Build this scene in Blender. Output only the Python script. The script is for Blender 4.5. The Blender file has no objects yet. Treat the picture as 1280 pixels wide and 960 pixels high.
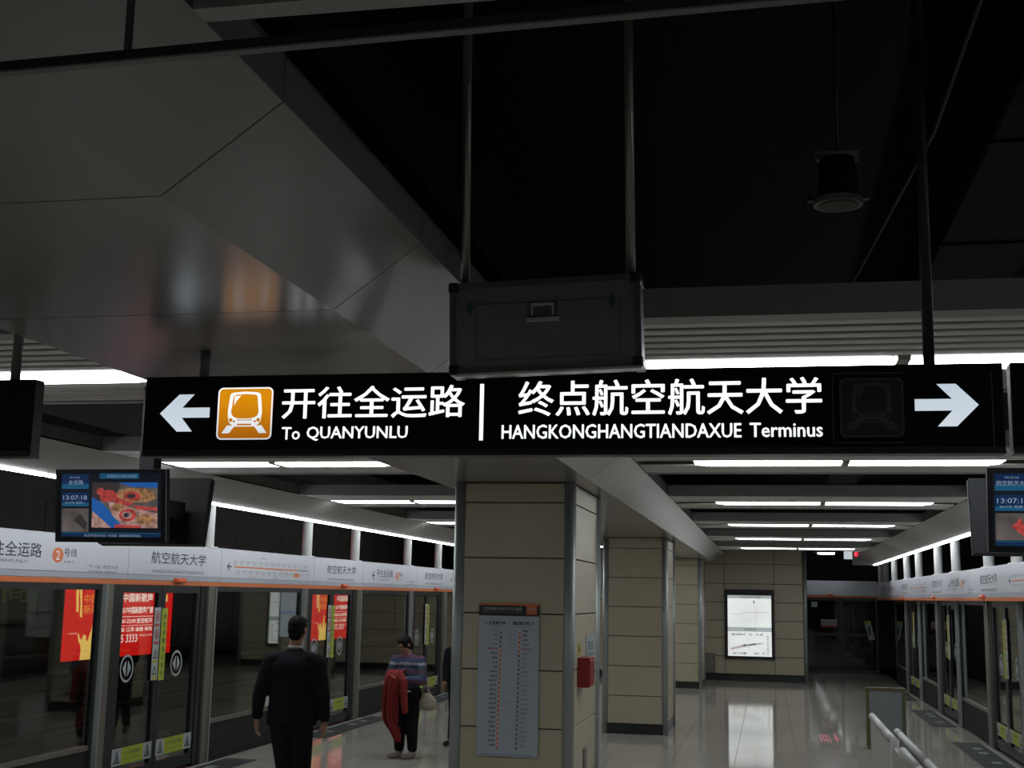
import bpy, bmesh, math, random
from math import sin, cos, pi, radians
from mathutils import Vector, Matrix
random.seed(7)
SC = bpy.context.scene
COL = SC.collection

# ------------------------------------------------------------ camera
F_PX, YAW, PITCH, ROLL, EYE = 1580.8, 0.2009, 0.1649, 0.0185, 2.1
cd = bpy.data.cameras.new('camera'); cam = bpy.data.objects.new('camera', cd); COL.objects.link(cam)
cd.sensor_fit = 'HORIZONTAL'; cd.sensor_width = 36; cd.lens = F_PX / 1280 * 36; cd.clip_start = .05; cd.clip_end = 300
cy, sy, cp, sp, cr, sr = cos(YAW), sin(YAW), cos(PITCH), sin(PITCH), cos(ROLL), sin(ROLL)
r_ = Vector((cy, sy, 0)); f_ = Vector((-sy * cp, cy * cp, sp)); u_ = Vector((sy * sp, -cy * sp, cp))
X_ = cr * r_ + sr * u_; Y_ = -sr * r_ + cr * u_; Z_ = -f_
cam.matrix_world = Matrix(((X_.x, Y_.x, Z_.x, 0), (X_.y, Y_.y, Z_.y, 0), (X_.z, Y_.z, Z_.z, EYE), (0, 0, 0, 1)))
SC.camera = cam
# ------------------------------------------------------------ world, exposure, light strengths
w = bpy.data.worlds.new('world'); SC.world = w; w.use_nodes = True
w.node_tree.nodes['Background'].inputs[0].default_value = (.5, .52, .55, 1)
w.node_tree.nodes['Background'].inputs[1].default_value = 0.0
SC.view_settings.view_transform = 'Standard'; SC.view_settings.look = 'None'
SC.view_settings.gamma = 1; SC.view_settings.use_curve_mapping = False
SC.view_settings.exposure = 0.0
TUBE = 13.0        # ceiling tubes
STRIP = 9.0       # strips along the side soffits
LETTER = 1.15     # backlit lettering

# ------------------------------------------------------------ materials
MATS = {}
def mat(name, col, rough=.5, metal=0., emit=0., var=0., scale=8., bump=0., spec=.5, ecol=None, stretch=None):
    if name in MATS: return MATS[name]
    m = bpy.data.materials.new(name); m.use_nodes = True; nt = m.node_tree; N = nt.nodes; L = nt.links
    b = N['Principled BSDF']; b.inputs['Base Color'].default_value = (*col, 1)
    b.inputs['Roughness'].default_value = rough; b.inputs['Metallic'].default_value = metal
    b.inputs['Specular IOR Level'].default_value = spec
    if emit:
        b.inputs['Emission Color'].default_value = (*(ecol or col), 1); b.inputs['Emission Strength'].default_value = emit
    tc = N.new('ShaderNodeTexCoord'); nz = N.new('ShaderNodeTexNoise'); nz.inputs['Scale'].default_value = scale; nz.inputs['Detail'].default_value = 4
    src = tc.outputs['Object']
    if stretch:
        mp = N.new('ShaderNodeMapping'); mp.inputs['Scale'].default_value = stretch; L.new(src, mp.inputs['Vector']); src = mp.outputs[0]
    L.new(src, nz.inputs['Vector'])
    if var:
        rp = N.new('ShaderNodeMapRange'); rp.inputs['To Min'].default_value = 1 - var; rp.inputs['To Max'].default_value = 1 + var
        rp.inputs['From Min'].default_value = .25; rp.inputs['From Max'].default_value = .75
        L.new(nz.outputs['Fac'], rp.inputs['Value'])
        mx = N.new('ShaderNodeVectorMath'); mx.operation = 'SCALE'; mx.inputs[0].default_value = col
        L.new(rp.outputs[0], mx.inputs['Scale']); L.new(mx.outputs[0], b.inputs['Base Color'])
    else:
        rp = N.new('ShaderNodeMapRange'); rp.inputs['To Min'].default_value = max(0, rough - .04); rp.inputs['To Max'].default_value = min(1, rough + .04)
        L.new(nz.outputs['Fac'], rp.inputs['Value']); L.new(rp.outputs[0], b.inputs['Roughness'])
    if bump:
        bp_ = N.new('ShaderNodeBump'); bp_.inputs['Strength'].default_value = bump; bp_.inputs['Distance'].default_value = .01
        L.new(nz.outputs['Fac'], bp_.inputs['Height']); L.new(bp_.outputs[0], b.inputs['Normal'])
    MATS[name] = m; return m
def nosample(m):
    m.cycles.emission_sampling = 'NONE'; return m

M_black = mat('black_powder_coat', (.008, .008, .009), .5)
M_signface = mat('black_acrylic', (.004, .004, .005), .5, spec=.15)
M_void = mat('black_sprayed_concrete', (.0014, .0014, .0014), .95, bump=.3, spec=.1)
M_beam = mat('white_painted_panel', (.22, .212, .20), .22, var=.03, scale=3)
M_lip = mat('grey_painted_lip', (.15, .15, .148), .5, var=.04)
M_blip = mat('grey_beam_lip', (.30, .30, .295), .5, var=.04)
M_kick = mat('dark_ribbed_kick_plate', (.018, .017, .016), .75, spec=.2, bump=.4, scale=30, stretch=(1, 6, .2))
M_soff = mat('pale_soffit_panel', (.38, .37, .355), .45, var=.03)
M_slat = mat('grey_aluminium_slat', (.6, .59, .56), .45, var=.04)
M_tube = mat('lit_diffuser', (.9, .95, 1), .5, emit=TUBE, ecol=(.90, .97, 1.0))
M_strip = mat('lit_strip_diffuser', (.9, .95, 1), .5, emit=STRIP, ecol=(.92, .97, 1.0))
M_cream = mat('cream_enamel_panel', (.43, .38, .275), .42, var=.05, scale=3, bump=.02)
M_joint = mat('dark_joint', (.04, .036, .03), .8)
M_steel = mat('brushed_stainless_steel', (.30, .33, .32), .42, metal=.45, var=.08, scale=14, stretch=(1, 1, .05))
M_steel2 = mat('dull_stainless_steel', (.20, .188, .16), .42, metal=.7, var=.08, scale=14, stretch=(1, 1, .05))
M_gran = mat('black_granite_skirting', (.012, .012, .013), .3, var=.2, scale=60)
M_tile = mat('polished_beige_granite', (.43, .395, .345), .07, var=.1, scale=55)
M_tile2 = mat('polished_grey_granite', (.262, .25, .232), .14, var=.1, scale=60)
M_grout = mat('floor_grout', (.10, .095, .085), .7)
M_mat = mat('dark_tactile_mat', (.018, .018, .019), .7, bump=.3, scale=60)
M_sill = mat('ribbed_threshold_steel', (.3, .3, .29), .4, metal=.6, var=.1, scale=20)
M_head = mat('white_enamel_header', (.52, .53, .575), .4, var=.02)
M_headg = mat('grey_header_band', (.34, .36, .41), .5, var=.02)
M_orange = mat('orange_stripe', (.55, .14, .035), .5, var=.04)
M_ink = mat('dark_print', (.03, .035, .05), .6)
M_inkg = mat('faded_grey_print', (.20, .215, .24), .6)
M_inko = mat('orange_print', (.60, .16, .05), .6)
M_inkr = mat('red_print', (.45, .07, .06), .6)
M_white = mat('white_print', (.75, .75, .75), .6)
M_col = mat('white_painted_steel_column', (.85, .86, .85), .35, var=.03)
M_frame = mat('dark_door_frame', (.02, .021, .023), .35, metal=.3, var=.1)
M_yel = mat('yellow_green_sticker', (.36, .42, .03), .5, var=.03)
M_pale = mat('pale_sticker', (.36, .40, .40), .5)
M_redbox = mat('red_enamel_box', (.28, .02, .018), .35, var=.05)
M_case = mat('grey_aluminium_sheet', (.22, .235, .22), .45, metal=.1, var=.07, scale=20)
M_caseE = mat('dark_case_edge', (.14, .145, .14), .4, metal=.3, var=.06)
M_corner = mat('black_case_corner', (.02, .02, .02), .4)
M_pipe = mat('grey_steel_pipe', (.36, .34, .31), .35, metal=.6, var=.15, scale=12)
M_green = mat('green_latch', (.03, .13, .07), .4)
M_plastic = mat('black_plastic', (.008, .008, .010), .6, spec=.25)
M_bezel = mat('silver_bezel_edge', (.12, .12, .14), .35, metal=.6)
M_tun = mat('dark_tunnel_panel', (.035, .034, .03), .7, var=.25, scale=2, bump=.1)
M_tray = mat('galvanised_cable_tray', (.13, .12, .10), .5, metal=.4, var=.3, scale=6)
M_bal = mat('dark_track_bed', (.02, .019, .018), .95, var=.4, scale=12, bump=.5)
M_rail = mat('rail_steel', (.25, .22, .19), .35, metal=.9, var=.1)
M_skin = mat('skin', (.30, .15, .10), .55, var=.05)
M_hair = mat('black_hair', (.006, .005, .005), .75, bump=.5, scale=80, stretch=(1, 1, .2), spec=.15)
M_suit = mat('black_suit_cloth', (.006, .006, .009), .9, bump=.2, scale=120, spec=.2)
M_trou = mat('black_trouser_cloth', (.006, .006, .007), .9, bump=.2, scale=120, spec=.2)
M_shirt = mat('white_cotton', (.45, .45, .46), .8)
M_coat = mat('red_wool', (.19, .010, .011), .9, var=.2, scale=30, bump=.3)
M_shoe = mat('grey_canvas_shoe', (.21, .18, .165), .8, var=.1)
M_bshoe = mat('black_leather_shoe', (.01, .01, .01), .35)
M_bag = mat('beige_leather', (.28, .24, .18), .6, var=.08, bump=.2)
M_gold = mat('bronze_frame', (.13, .12, .06), .35, metal=.6, var=.2)
M_frost = mat('frosted_grey_panel', (.20, .215, .225), .4, var=.03)
M_balus = mat('grey_white_balustrade', (.46, .445, .42), .45, var=.05, scale=4, stretch=(6, 6, .3))
M_railt = mat('pale_handrail', (.42, .41, .40), .35, var=.05)
M_mapbg = mat('pale_map_print', (.37, .415, .48), .4, var=.02)
M_maphead = mat('dark_map_header', (.016, .012, .012), .5)
M_yelp = mat('yellow_notice', (.42, .36, .02), .5)

def mat_glass(name, tint, gl=.08):
    m = bpy.data.materials.new(name); m.use_nodes = True; nt = m.node_tree; N = nt.nodes; L = nt.links
    N.remove(N['Principled BSDF']); out = N['Material Output']
    t = N.new('ShaderNodeBsdfTransparent'); t.inputs[0].default_value = (*tint, 1)
    g = N.new('ShaderNodeBsdfGlossy'); g.inputs['Roughness'].default_value = .02; g.inputs[0].default_value = (.9, .92, .9, 1)
    lw = N.new('ShaderNodeLayerWeight'); lw.inputs[0].default_value = .5      # Schlick reflectance, the same on both faces of the pane
    pw = N.new('ShaderNodeMath'); pw.operation = 'POWER'; pw.inputs[1].default_value = 4.2; L.new(lw.outputs['Facing'], pw.inputs[0])
    fr = N.new('ShaderNodeMath'); fr.operation = 'MULTIPLY_ADD'; fr.inputs[1].default_value = .95; fr.inputs[2].default_value = .075; L.new(pw.outputs[0], fr.inputs[0])
    mx = N.new('ShaderNodeMixShader'); L.new(fr.outputs[0], mx.inputs[0]); L.new(t.outputs[0], mx.inputs[1]); L.new(g.outputs[0], mx.inputs[2]); L.new(mx.outputs[0], out.inputs[0])
    return m
M_glass = mat_glass('tinted_door_glass', (.80, .83, .80))
def mat_knit():
    m = mat('striped_knit', (.05, .06, .11), .9, bump=.3, scale=60); nt = m.node_tree; N = nt.nodes; L = nt.links; b = N['Principled BSDF']
    tc = N['Texture Coordinate']; sx = N.new('ShaderNodeSeparateXYZ'); L.new(tc.outputs['Object'], sx.inputs[0])
    nz = N.new('ShaderNodeTexNoise'); nz.inputs['Scale'].default_value = 22; L.new(tc.outputs['Object'], nz.inputs['Vector'])
    ma = N.new('ShaderNodeMath'); ma.operation = 'MULTIPLY_ADD'; L.new(nz.outputs['Fac'], ma.inputs[0]); ma.inputs[1].default_value = .05; L.new(sx.outputs['Z'], ma.inputs[2])
    rp = N.new('ShaderNodeValToRGB'); cr_ = rp.color_ramp; cr_.interpolation = 'CONSTANT'
    mr = N.new('ShaderNodeMapRange'); mr.inputs['From Min'].default_value = .8; mr.inputs['From Max'].default_value = 1.4; L.new(ma.outputs[0], mr.inputs['Value']); L.new(mr.outputs[0], rp.inputs[0])
    st = [(0, (.035, .045, .09)), (.28, (.12, .035, .05)), (.34, (.04, .05, .10)), (.50, (.10, .04, .06)), (.58, (.03, .06, .09)), (.66, (.25, .27, .32)), (.72, (.04, .05, .11)), (.82, (.10, .04, .07)), (.9, (.04, .05, .10))]
    for i, (p, c) in enumerate(st):
        e = cr_.elements[0] if i == 0 else cr_.elements.new(p)
        e.position = p; e.color = (*c, 1)
    for e in list(cr_.elements):
        if e.position >= .999: cr_.elements.remove(e)
    L.new(rp.outputs[0], b.inputs['Base Color']); return m
M_knit = mat_knit()
def mat_emit(name, col, s, var=0, scale=6, sample=False):
    m = mat(name, tuple(min(.5, c * .5) for c in col), .4, emit=s, ecol=col)
    if var:
        N = m.node_tree.nodes; L = m.node_tree.links
        nz = N['Noise Texture']; nz.inputs['Scale'].default_value = scale
        mr = N.new('ShaderNodeMapRange'); mr.inputs['To Min'].default_value = s * (1 - var); mr.inputs['To Max'].default_value = s * (1 + var)
        mr.inputs['From Min'].default_value = .3; mr.inputs['From Max'].default_value = .7
        L.new(nz.outputs['Fac'], mr.inputs['Value']); L.new(mr.outputs[0], N['Principled BSDF'].inputs['Emission Strength'])
    if not sample: nosample(m)
    return m
def mat_tube_lit(name, top, bot, z0, z1, s):
    """backlit acrylic: brighter towards the lamp along its height"""
    m = mat(name, (.04, .04, .04), .4, emit=s, ecol=top); N = m.node_tree.nodes; L = m.node_tree.links
    g = N.new('ShaderNodeNewGeometry'); sx = N.new('ShaderNodeSeparateXYZ'); L.new(g.outputs['Position'], sx.inputs[0])
    mr = N.new('ShaderNodeMapRange'); mr.inputs['From Min'].default_value = z0; mr.inputs['From Max'].default_value = z1; L.new(sx.outputs['Z'], mr.inputs['Value'])
    mx = N.new('ShaderNodeMix'); mx.data_type = 'RGBA'; L.new(mr.outputs[0], mx.inputs[0]); mx.inputs[6].default_value = (*bot, 1); mx.inputs[7].default_value = (*top, 1)
    L.new(mx.outputs[2], N['Principled BSDF'].inputs['Emission Color']); return m
M_let = nosample(mat_tube_lit('backlit_white_letter', (1, 1, 1), (.78, .84, .88), 2.6437, 2.7665, LETTER))
M_arr = mat_tube_lit('backlit_arrow', (.52, .60, .68), (.62, .68, .74), 2.6964, 2.8367, 1.0)
M_org = mat_tube_lit('backlit_orange', (.68, .25, .0), (.36, .10, .0), 2.6788, 2.8191, 1.0)
M_icon = nosample(mat_tube_lit('backlit_icon_white', (.98, .98, 1), (.55, .60, .68), 2.6613, 2.8016, 1.0))
M_unlit = mat('unlit_icon_brown', (.034, .020, .018), .5)
M_unlit2 = mat('unlit_icon_grey', (.085, .085, .08), .5)
M_adred = mat_emit('backlit_red_poster', (.80, .012, .008), 1.0, sample=True)
M_adyel = mat_emit('backlit_yellow_print', (1.0, .62, .14), 1.1)
M_adora = mat_emit('backlit_orange_print', (1.0, .30, .05), 1.0)
M_adwht = mat_emit('backlit_white_print', (1, .85, .78), 1.15)
M_adgrey = mat_emit('dim_backlit_grey_poster', (.20, .23, .27), .75)
M_addim = mat('dim_unlit_poster', (.06, .055, .03), .5, var=.5, scale=5)
M_addimy = mat('dim_yellow_print', (.20, .17, .05), .5)
M_mapw = mat_emit('backlit_white_map', (.84, .88, .86), .80, var=.12, scale=1.4, sample=True)
M_mapg = mat_emit('backlit_grey_band', (.42, .47, .48), .75)
M_mapk = mat('map_black_print', (.02, .02, .02), .6)
M_mapr = mat_emit('backlit_pink_line', (.52, .40, .38), .8)
M_mapb = mat_emit('backlit_blue_print', (.10, .16, .30), .7)
M_lampr = mat('orange_red_lamp_lens', (.75, .12, .05), .3, emit=.02, ecol=(1, .2, .08))
M_redled = mat_emit('red_led', (1, .02, .05), 1.6)
M_blueglint = mat_emit('blue_glint_glow', (.03, .08, 1), 1.6)  # glow imitating blue reflections in the right door glass
M_scb = mat_emit('screen_black', (.004, .006, .010), 1)
M_scn = mat_emit('screen_navy', (.005, .022, .075), .72)
M_scc = mat_emit('screen_cyan', (.010, .085, .17), .72)
M_scw = mat_emit('screen_white_text', (.26, .34, .46), .72)
M_scp = mat_emit('screen_blue_cloth', (.015, .10, .36), .72)
M_sco = mat_emit('screen_orange_food', (.30, .15, .07), .72, var=.7, scale=40)
M_scr = mat_emit('screen_red_food', (.38, .05, .045), .72, var=.6, scale=40)
M_sck = mat_emit('screen_pink_food', (.38, .22, .19), .72, var=.6, scale=40)
M_scd = mat_emit('screen_dark_patch', (.03, .022, .025), 1)
M_scg = mat_emit('screen_grey_picture', (.10, .085, .08), .72, var=.5, scale=10)
M_frefl = mat_emit('pink_painted_reflection', (.38, .035, .07), .35)  # reflection of a red light put into the colour as a faint glow
M_floorw = mat('pale_worn_tape', (.42, .44, .42), .5)

# ------------------------------------------------------------ helpers
def origin_of(p):
    while p.parent: p = p.parent
    return p.location.copy()
def obj(name, bm, m, parent=None, smooth=False):
    me = bpy.data.meshes.new(name)
    if parent is not None: bmesh.ops.translate(bm, verts=bm.verts, vec=-origin_of(parent))
    bm.to_mesh(me); bm.free()
    o = bpy.data.objects.new(name, me); COL.objects.link(o)
    me.materials.append(m)
    if smooth:
        for p in me.polygons: p.use_smooth = True
    if parent is not None: o.parent = parent
    return o
def thing(name, label, cat, loc, group=None):
    o = bpy.data.objects.new(name, None); COL.objects.link(o); o.location = loc; o.empty_display_size = .1
    o['label'] = label; o['category'] = cat
    if group: o['group'] = group
    return o
def setting(o): o['kind'] = 'structure'; return o
def copy_tree(o, parent=None):
    c = o.copy(); COL.objects.link(c)
    if parent is not None: c.parent = parent
    for ch in list(o.children): copy_tree(ch, c)
    return c
def dup(o, delta, label=None):
    c = copy_tree(o); c.location = o.location + Vector(delta)
    if label: c['label'] = label
    return c
def box(bm, a, b):
    x0, x1 = sorted((a[0], b[0])); y0, y1 = sorted((a[1], b[1])); z0, z1 = sorted((a[2], b[2]))
    v = [bm.verts.new((x, y, z)) for x in (x0, x1) for y in (y0, y1) for z in (z0, z1)]
    for f in ((0, 1, 3, 2), (4, 6, 7, 5), (0, 4, 5, 1), (2, 3, 7, 6), (0, 2, 6, 4), (1, 5, 7, 3)):
        bm.faces.new([v[i] for i in f])
    return v
def B(*boxes, bev=0):
    bm = bmesh.new()
    for a, b in boxes: box(bm, a, b)
    if bev: bmesh.ops.bevel(bm, geom=bm.edges[:], offset=bev, segments=1, affect='EDGES')
    return bm
def prism(bm, pts, d):
    """closed polygon pts extruded by vector d"""
    d = Vector(d); a = [bm.verts.new(p) for p in pts]; b = [bm.verts.new(Vector(p) + d) for p in pts]; n = len(pts)
    bm.faces.new(a); bm.faces.new(b[::-1])
    for i in range(n): bm.faces.new((a[i], b[i], b[(i + 1) % n], a[(i + 1) % n]))
    bmesh.ops.recalc_face_normals(bm, faces=bm.faces[:])
def cyl(bm, p, q, r, seg=16, r2=None):
    p, q = Vector(p), Vector(q); d = q - p
    ret = bmesh.ops.create_cone(bm, cap_ends=True, segments=seg, radius1=r, radius2=r if r2 is None else r2, depth=d.length)
    M = Matrix.Translation((p + q) / 2) @ d.to_track_quat('Z', 'Y').to_matrix().to_4x4()
    bmesh.ops.transform(bm, matrix=M, verts=ret['verts'])
def C(p, q, r, seg=16, r2=None):
    bm = bmesh.new(); cyl(bm, p, q, r, seg, r2); return bm
_tc = {}
def text_geo(s, w, h, off=.0, align_w=True):
    """mesh (verts, faces) of a line of text scaled to exactly w x h, lower left at 0,0"""
    key = s
    if key not in _tc:
        c = bpy.data.curves.new('t', 'FONT'); c.body = s; c.resolution_u = 2
        o = bpy.data.objects.new('t', c); COL.objects.link(o)
        dg = bpy.context.evaluated_depsgraph_get(); me = bpy.data.meshes.new_from_object(o.evaluated_get(dg))
        vs = [v.co.copy() for v in me.vertices]; fs = [tuple(p.vertices) for p in me.polygons]
        x0 = min(v.x for v in vs); x1 = max(v.x for v in vs); y0 = min(v.y for v in vs); y1 = max(v.y for v in vs)
        bpy.data.objects.remove(o); bpy.data.curves.remove(c); bpy.data.meshes.remove(me)
        _tc[key] = ([((v.x - x0) / (x1 - x0), (v.y - y0) / (y1 - y0)) for v in vs], fs, (x1 - x0) / (y1 - y0))
    return _tc[key]
class Face:
    """flat working frame: u to the right, v up, n towards the reader"""
    def __init__(s, o, u, v): s.o = Vector(o); s.u = Vector(u); s.v = Vector(v); s.n = s.u.cross(s.v)
    def p(s, u, v, n=0): return s.o + s.u * u + s.v * v + s.n * n
    def rect(s, bm, u0, v0, u1, v1, n0, n1): box(bm, s.p(u0, v0, n0), s.p(u1, v1, n1))
    def R(s, u0, v0, u1, v1, n0, n1):
        bm = bmesh.new(); s.rect(bm, u0, v0, u1, v1, n0, n1); return bm
    def poly(s, bm, pts, n, t=.001): prism(bm, [s.p(a, b, n) for a, b in pts], s.n * t)
    def P(s, pts, n, t=.001):
        bm = bmesh.new(); s.poly(bm, pts, n, t); return bm
    def text(s, bm, str_, u0, v0, u1, v1, n, off=0.):
        vs, fs, asp = text_geo(str_, 0, 0, 0.)
        d = off * (v1 - v0); m_ = d * .5       # heavier weight: the same strokes laid down again a little to each side
        for k, (du, dv) in enumerate(((0, 0),) if not off else ((-d, 0), (d, 0), (0, d * .8), (0, -d * .8))):
            V = [bm.verts.new(s.p(u0 + d + a * (u1 - u0 - 2 * d) + du, v0 + d * .8 + b * (v1 - v0 - 1.6 * d) + dv, n + k * .0001)) for a, b in vs]
            for f in fs: bm.faces.new([V[i] for i in f])
    def T(s, *a, **k):
        bm = bmesh.new(); s.text(bm, *a, **k); return bm
    def disc(s, bm, u, v, r, n, t=.001, ru=None, seg=20):
        s.poly(bm, [(u + (ru or r) * cos(2 * pi * i / seg), v + r * sin(2 * pi * i / seg)) for i in range(seg)], n, t)
    def ring(s, bm, outer, inner, n, t=.001):
        k = len(outer); A = [bm.verts.new(s.p(*q, n + t)) for q in outer]; I = [bm.verts.new(s.p(*q, n + t)) for q in inner]
        for i in range(k):
            j = (i + 1) % k; bm.faces.new((A[i], A[j], I[j], I[i]))
def rrect(u0, v0, u1, v1, r, k=5):
    out = []
    for cx, cyy, a0 in ((u1 - r, v1 - r, 0), (u0 + r, v1 - r, 90), (u0 + r, v0 + r, 180), (u1 - r, v0 + r, 270)):
        for i in range(k + 1):
            a = radians(a0 + 90 * i / k); out.append((cx + r * cos(a), cyy + r * sin(a)))
    return out

# ============================================================ SETTING
XL, XR = -6.83, 3.22            # platform screen planes
Y_END = 38.9
ZC = 5.3
setting(obj('ceiling', B(((-11.2, -24, ZC), (8.2, 46, ZC + .3))), M_void))
fl = setting(obj('floor', B(((XL - .12, -24, -1.2), (XR + .12, 40.2, -.012))), M_grout))
TS = .8; X0 = -2.07 - 6 * TS
def tile_bm(x0, x1, y0, y1):
    g = .0025; return (x0 + g, y0 + g, -.012), (x1 - g, y1 - g, 0)
xs = [max(XL + .02, X0 + i * TS) for i in range(0, 13)]; xs = [x for x in xs if x < XR - .05] + [XR - .02]
n_t = 0; rest = bmesh.new(); cache = {}
Yt0 = 12.0
for j in range(34):
    y0 = Yt0 + j * TS
    if y0 > 39.6: break
    for i in range(len(xs) - 1):
        if n_t < 288 and y0 > 12.7:
            key = round(xs[i + 1] - xs[i], 3)
            if key not in cache:
                o = obj('floor_tile', B(((0.0025, .0025, -.012), (key - .0025, TS - .0025, 0)), bev=0), M_tile); cache[key] = o.data
            else:
                o = bpy.data.objects.new('floor_tile', cache[key]); COL.objects.link(o)
            o.parent = fl; o.location = (xs[i], y0, 0); n_t += 1
        else:
            a, b = tile_bm(xs[i], xs[i + 1], y0, y0 + TS); box(rest, a, b)
for j in range(1, 45):
    y0 = Yt0 - j * TS
    for i in range(len(xs) - 1):
        a, b = tile_bm(xs[i], xs[i + 1], y0, y0 + TS); box(rest, a, b)
o = obj('floor_tile', rest, M_tile, fl); o['kind'] = 'stuff'
# tactile guiding strip towards the far screen: five ribs
for k in range(5):
    obj('tactile_rib', B(((1.70 + k * .055, 21.5, 0), (1.722 + k * .055, 37.5, .004))), M_tile2, fl)
# track pits and tunnel walls
setting(obj('floor_track_left', B(((-11.2, -24, -1.5), (XL - .12, 46, -1.2))), M_bal))
setting(obj('floor_track_right', B(((XR + .12, -24, -1.5), (8.2, 46, -1.2))), M_bal))
wl = setting(obj('wall_left', B(((-11.2, -24, -1.5), (-10.85, 46, ZC))), M_tun))
wr = setting(obj('wall_right', B(((7.6, -24, -1.5), (8.0, 46, ZC))), M_tun))
for k in range(14):
    y0 = 8 + k * 2.4
    obj('wall_panel', B(((-10.85, y0 + .01, .9), (-10.82, y0 + 2.39, 3.4)), bev=.004), M_tun, wl)
    obj('wall_panel', B(((7.57, y0 + .01, .9), (7.6, y0 + 2.39, 3.4)), bev=.004), M_tun, wr)
setting(obj('wall_back', B(((-11.2, -24.4, -1.5), (8.0, -24, ZC))), M_void))
setting(obj('wall_end', B(((-11.2, 45.7, -1.5), (8.0, 46, ZC))), M_void))
for i, z in enumerate((-.75, -.45, -.12, .18, .48, .78)):
    t = thing('cable_tray', 'thin metal cable tray on the left tunnel wall, %s from the bottom' % ('lowest', 'second', 'third', 'fourth', 'fifth', 'topmost')[i] if i not in (0, 5) else
              'thin metal cable tray on the left tunnel wall, the %s one' % ('lowest' if i == 0 else 'highest'), 'cable tray', (-10.7, 20, z), 'cable trays along the left tunnel wall')
    obj('tray', B(((-10.815, -2, z), (-10.64, 44, z + .02)), ((-10.66, -2, z + .02), (-10.64, 44, z + .05))), M_tray, t)
    cb = bmesh.new()
    for q in range(2): cyl(cb, (-10.77 + q * .06, -2, z + .045), (-10.77 + q * .06, 44, z + .045), .022, 8)
    obj('cable', cb, M_black, t, True)
for sx_, nm in ((-1, 'left'), (1, 'right')):
    for q, x in enumerate((-9.75, -8.3) if sx_ < 0 else (4.7, 6.15)):
        rb = bmesh.new(); pr = [(-.035, .14), (.035, .14), (.03, .11), (.01, .10), (.01, .03), (.07, .01), (.07, 0), (-.07, 0), (-.07, .01), (-.01, .03), (-.01, .10), (-.03, .11)]
        prism(rb, [(x + a, -5, -1.2 + b) for a, b in pr], (0, 50, 0))
        r = obj('track_rail', rb, M_rail); r['label'] = 'steel running rail of the %s track, %s the platform' % (nm, 'farther from' if (q == 0) == (sx_ < 0) else 'nearer'); r['category'] = 'rail'

# ---- far wall of cream panels
YW = 34.15
wf = setting(obj('wall_far', B(((-5.3, YW + .03, 0), (.93, YW + .4, 3.62))), M_joint))
zs = [.17, .62, 1.09, 1.54, 2.01, 2.49, 3.0, 3.6]; wxs = [-5.3, -3.6, -2.4, -1.15, .13, .86]
for a in range(len(wxs) - 1):
    for b in range(len(zs) - 1):
        obj('wall_panel', B(((wxs[a] + .005, YW, zs[b] + .007), (wxs[a + 1] - .005, YW + .03, zs[b + 1] - .007)), bev=.003), M_cream, wf)
setting(obj('baseboard_far', B(((-5.3, YW - .03, 0), (.93, YW + .03, .16)), bev=.004), M_gran))
bm = bmesh.new(); cyl(bm, (.91, YW + .02, 0), (.91, YW + .02, 3.62), .055, 16); setting(obj('trim_1', bm, M_steel, None, True))
setting(obj('wall_side', B(((.72, YW + .4, 0), (.93, 45, 3.62))), M_tun))

# ============================================================ CENTRE BEAM
cb_ = thing('ceiling_beam', 'long faceted pale panelled beam running over the row of pillars', 'ceiling beam', (-2.09, 0, 3.03))
ZF, XF0, XF1, XA0, XA1, ZA, ZBt = 3.03, -2.76, -1.42, -3.06, -1.12, 3.25, 3.37
SEG = 1.24; YB0 = 2.70 - 4 * SEG; NB = 29
def seg_panels(y0, y1, par):
    g = .003; a, b = y0 + g, y1 - g; t = .012
    obj('soffit_panel', B(((XF0, a, ZF), (XF1, b, ZF + t))), M_beam, par)
    for xf, xa in ((XF1, XA1), (XF0, XA0)):
        s = bmesh.new(); sg = 1 if xa > xf else -1
        prism(s, [(xf, a, ZF), (xa, a, ZA), (xa - sg * .012, a, ZA + .012), (xf - sg * .008, a, ZF + .014)], (0, b - a, 0)); obj('slope_panel', s, M_beam, par)
        obj('edge_lip', B(((xa - sg * .012, a, ZA), (xa, b, ZBt)), ((xa - sg * .10, a, ZBt - .012), (xa, b, ZBt))), M_lip, par)
first = len(cb_.children); seg_panels(YB0, YB0 + SEG, cb_); proto = list(cb_.children)
for k in range(1, NB):
    for q in proto:
        c = q.copy(); COL.objects.link(c); c.parent = cb_; c.location.y += k * SEG
yE = YB0 + NB * SEG
e = bmesh.new(); prism(e, [(XF0, yE, ZF), (XF1, yE, ZF), (XA1, yE, ZA), (XA1, yE, ZBt), (XA0, yE, ZBt), (XA0, yE, ZA)], (0, .012, 0)); obj('end_panel', e, M_beam, cb_)
obj('core', B(((-2.95, YB0, 3.30), (-1.23, yE, 3.6))), M_void, cb_)

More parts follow.
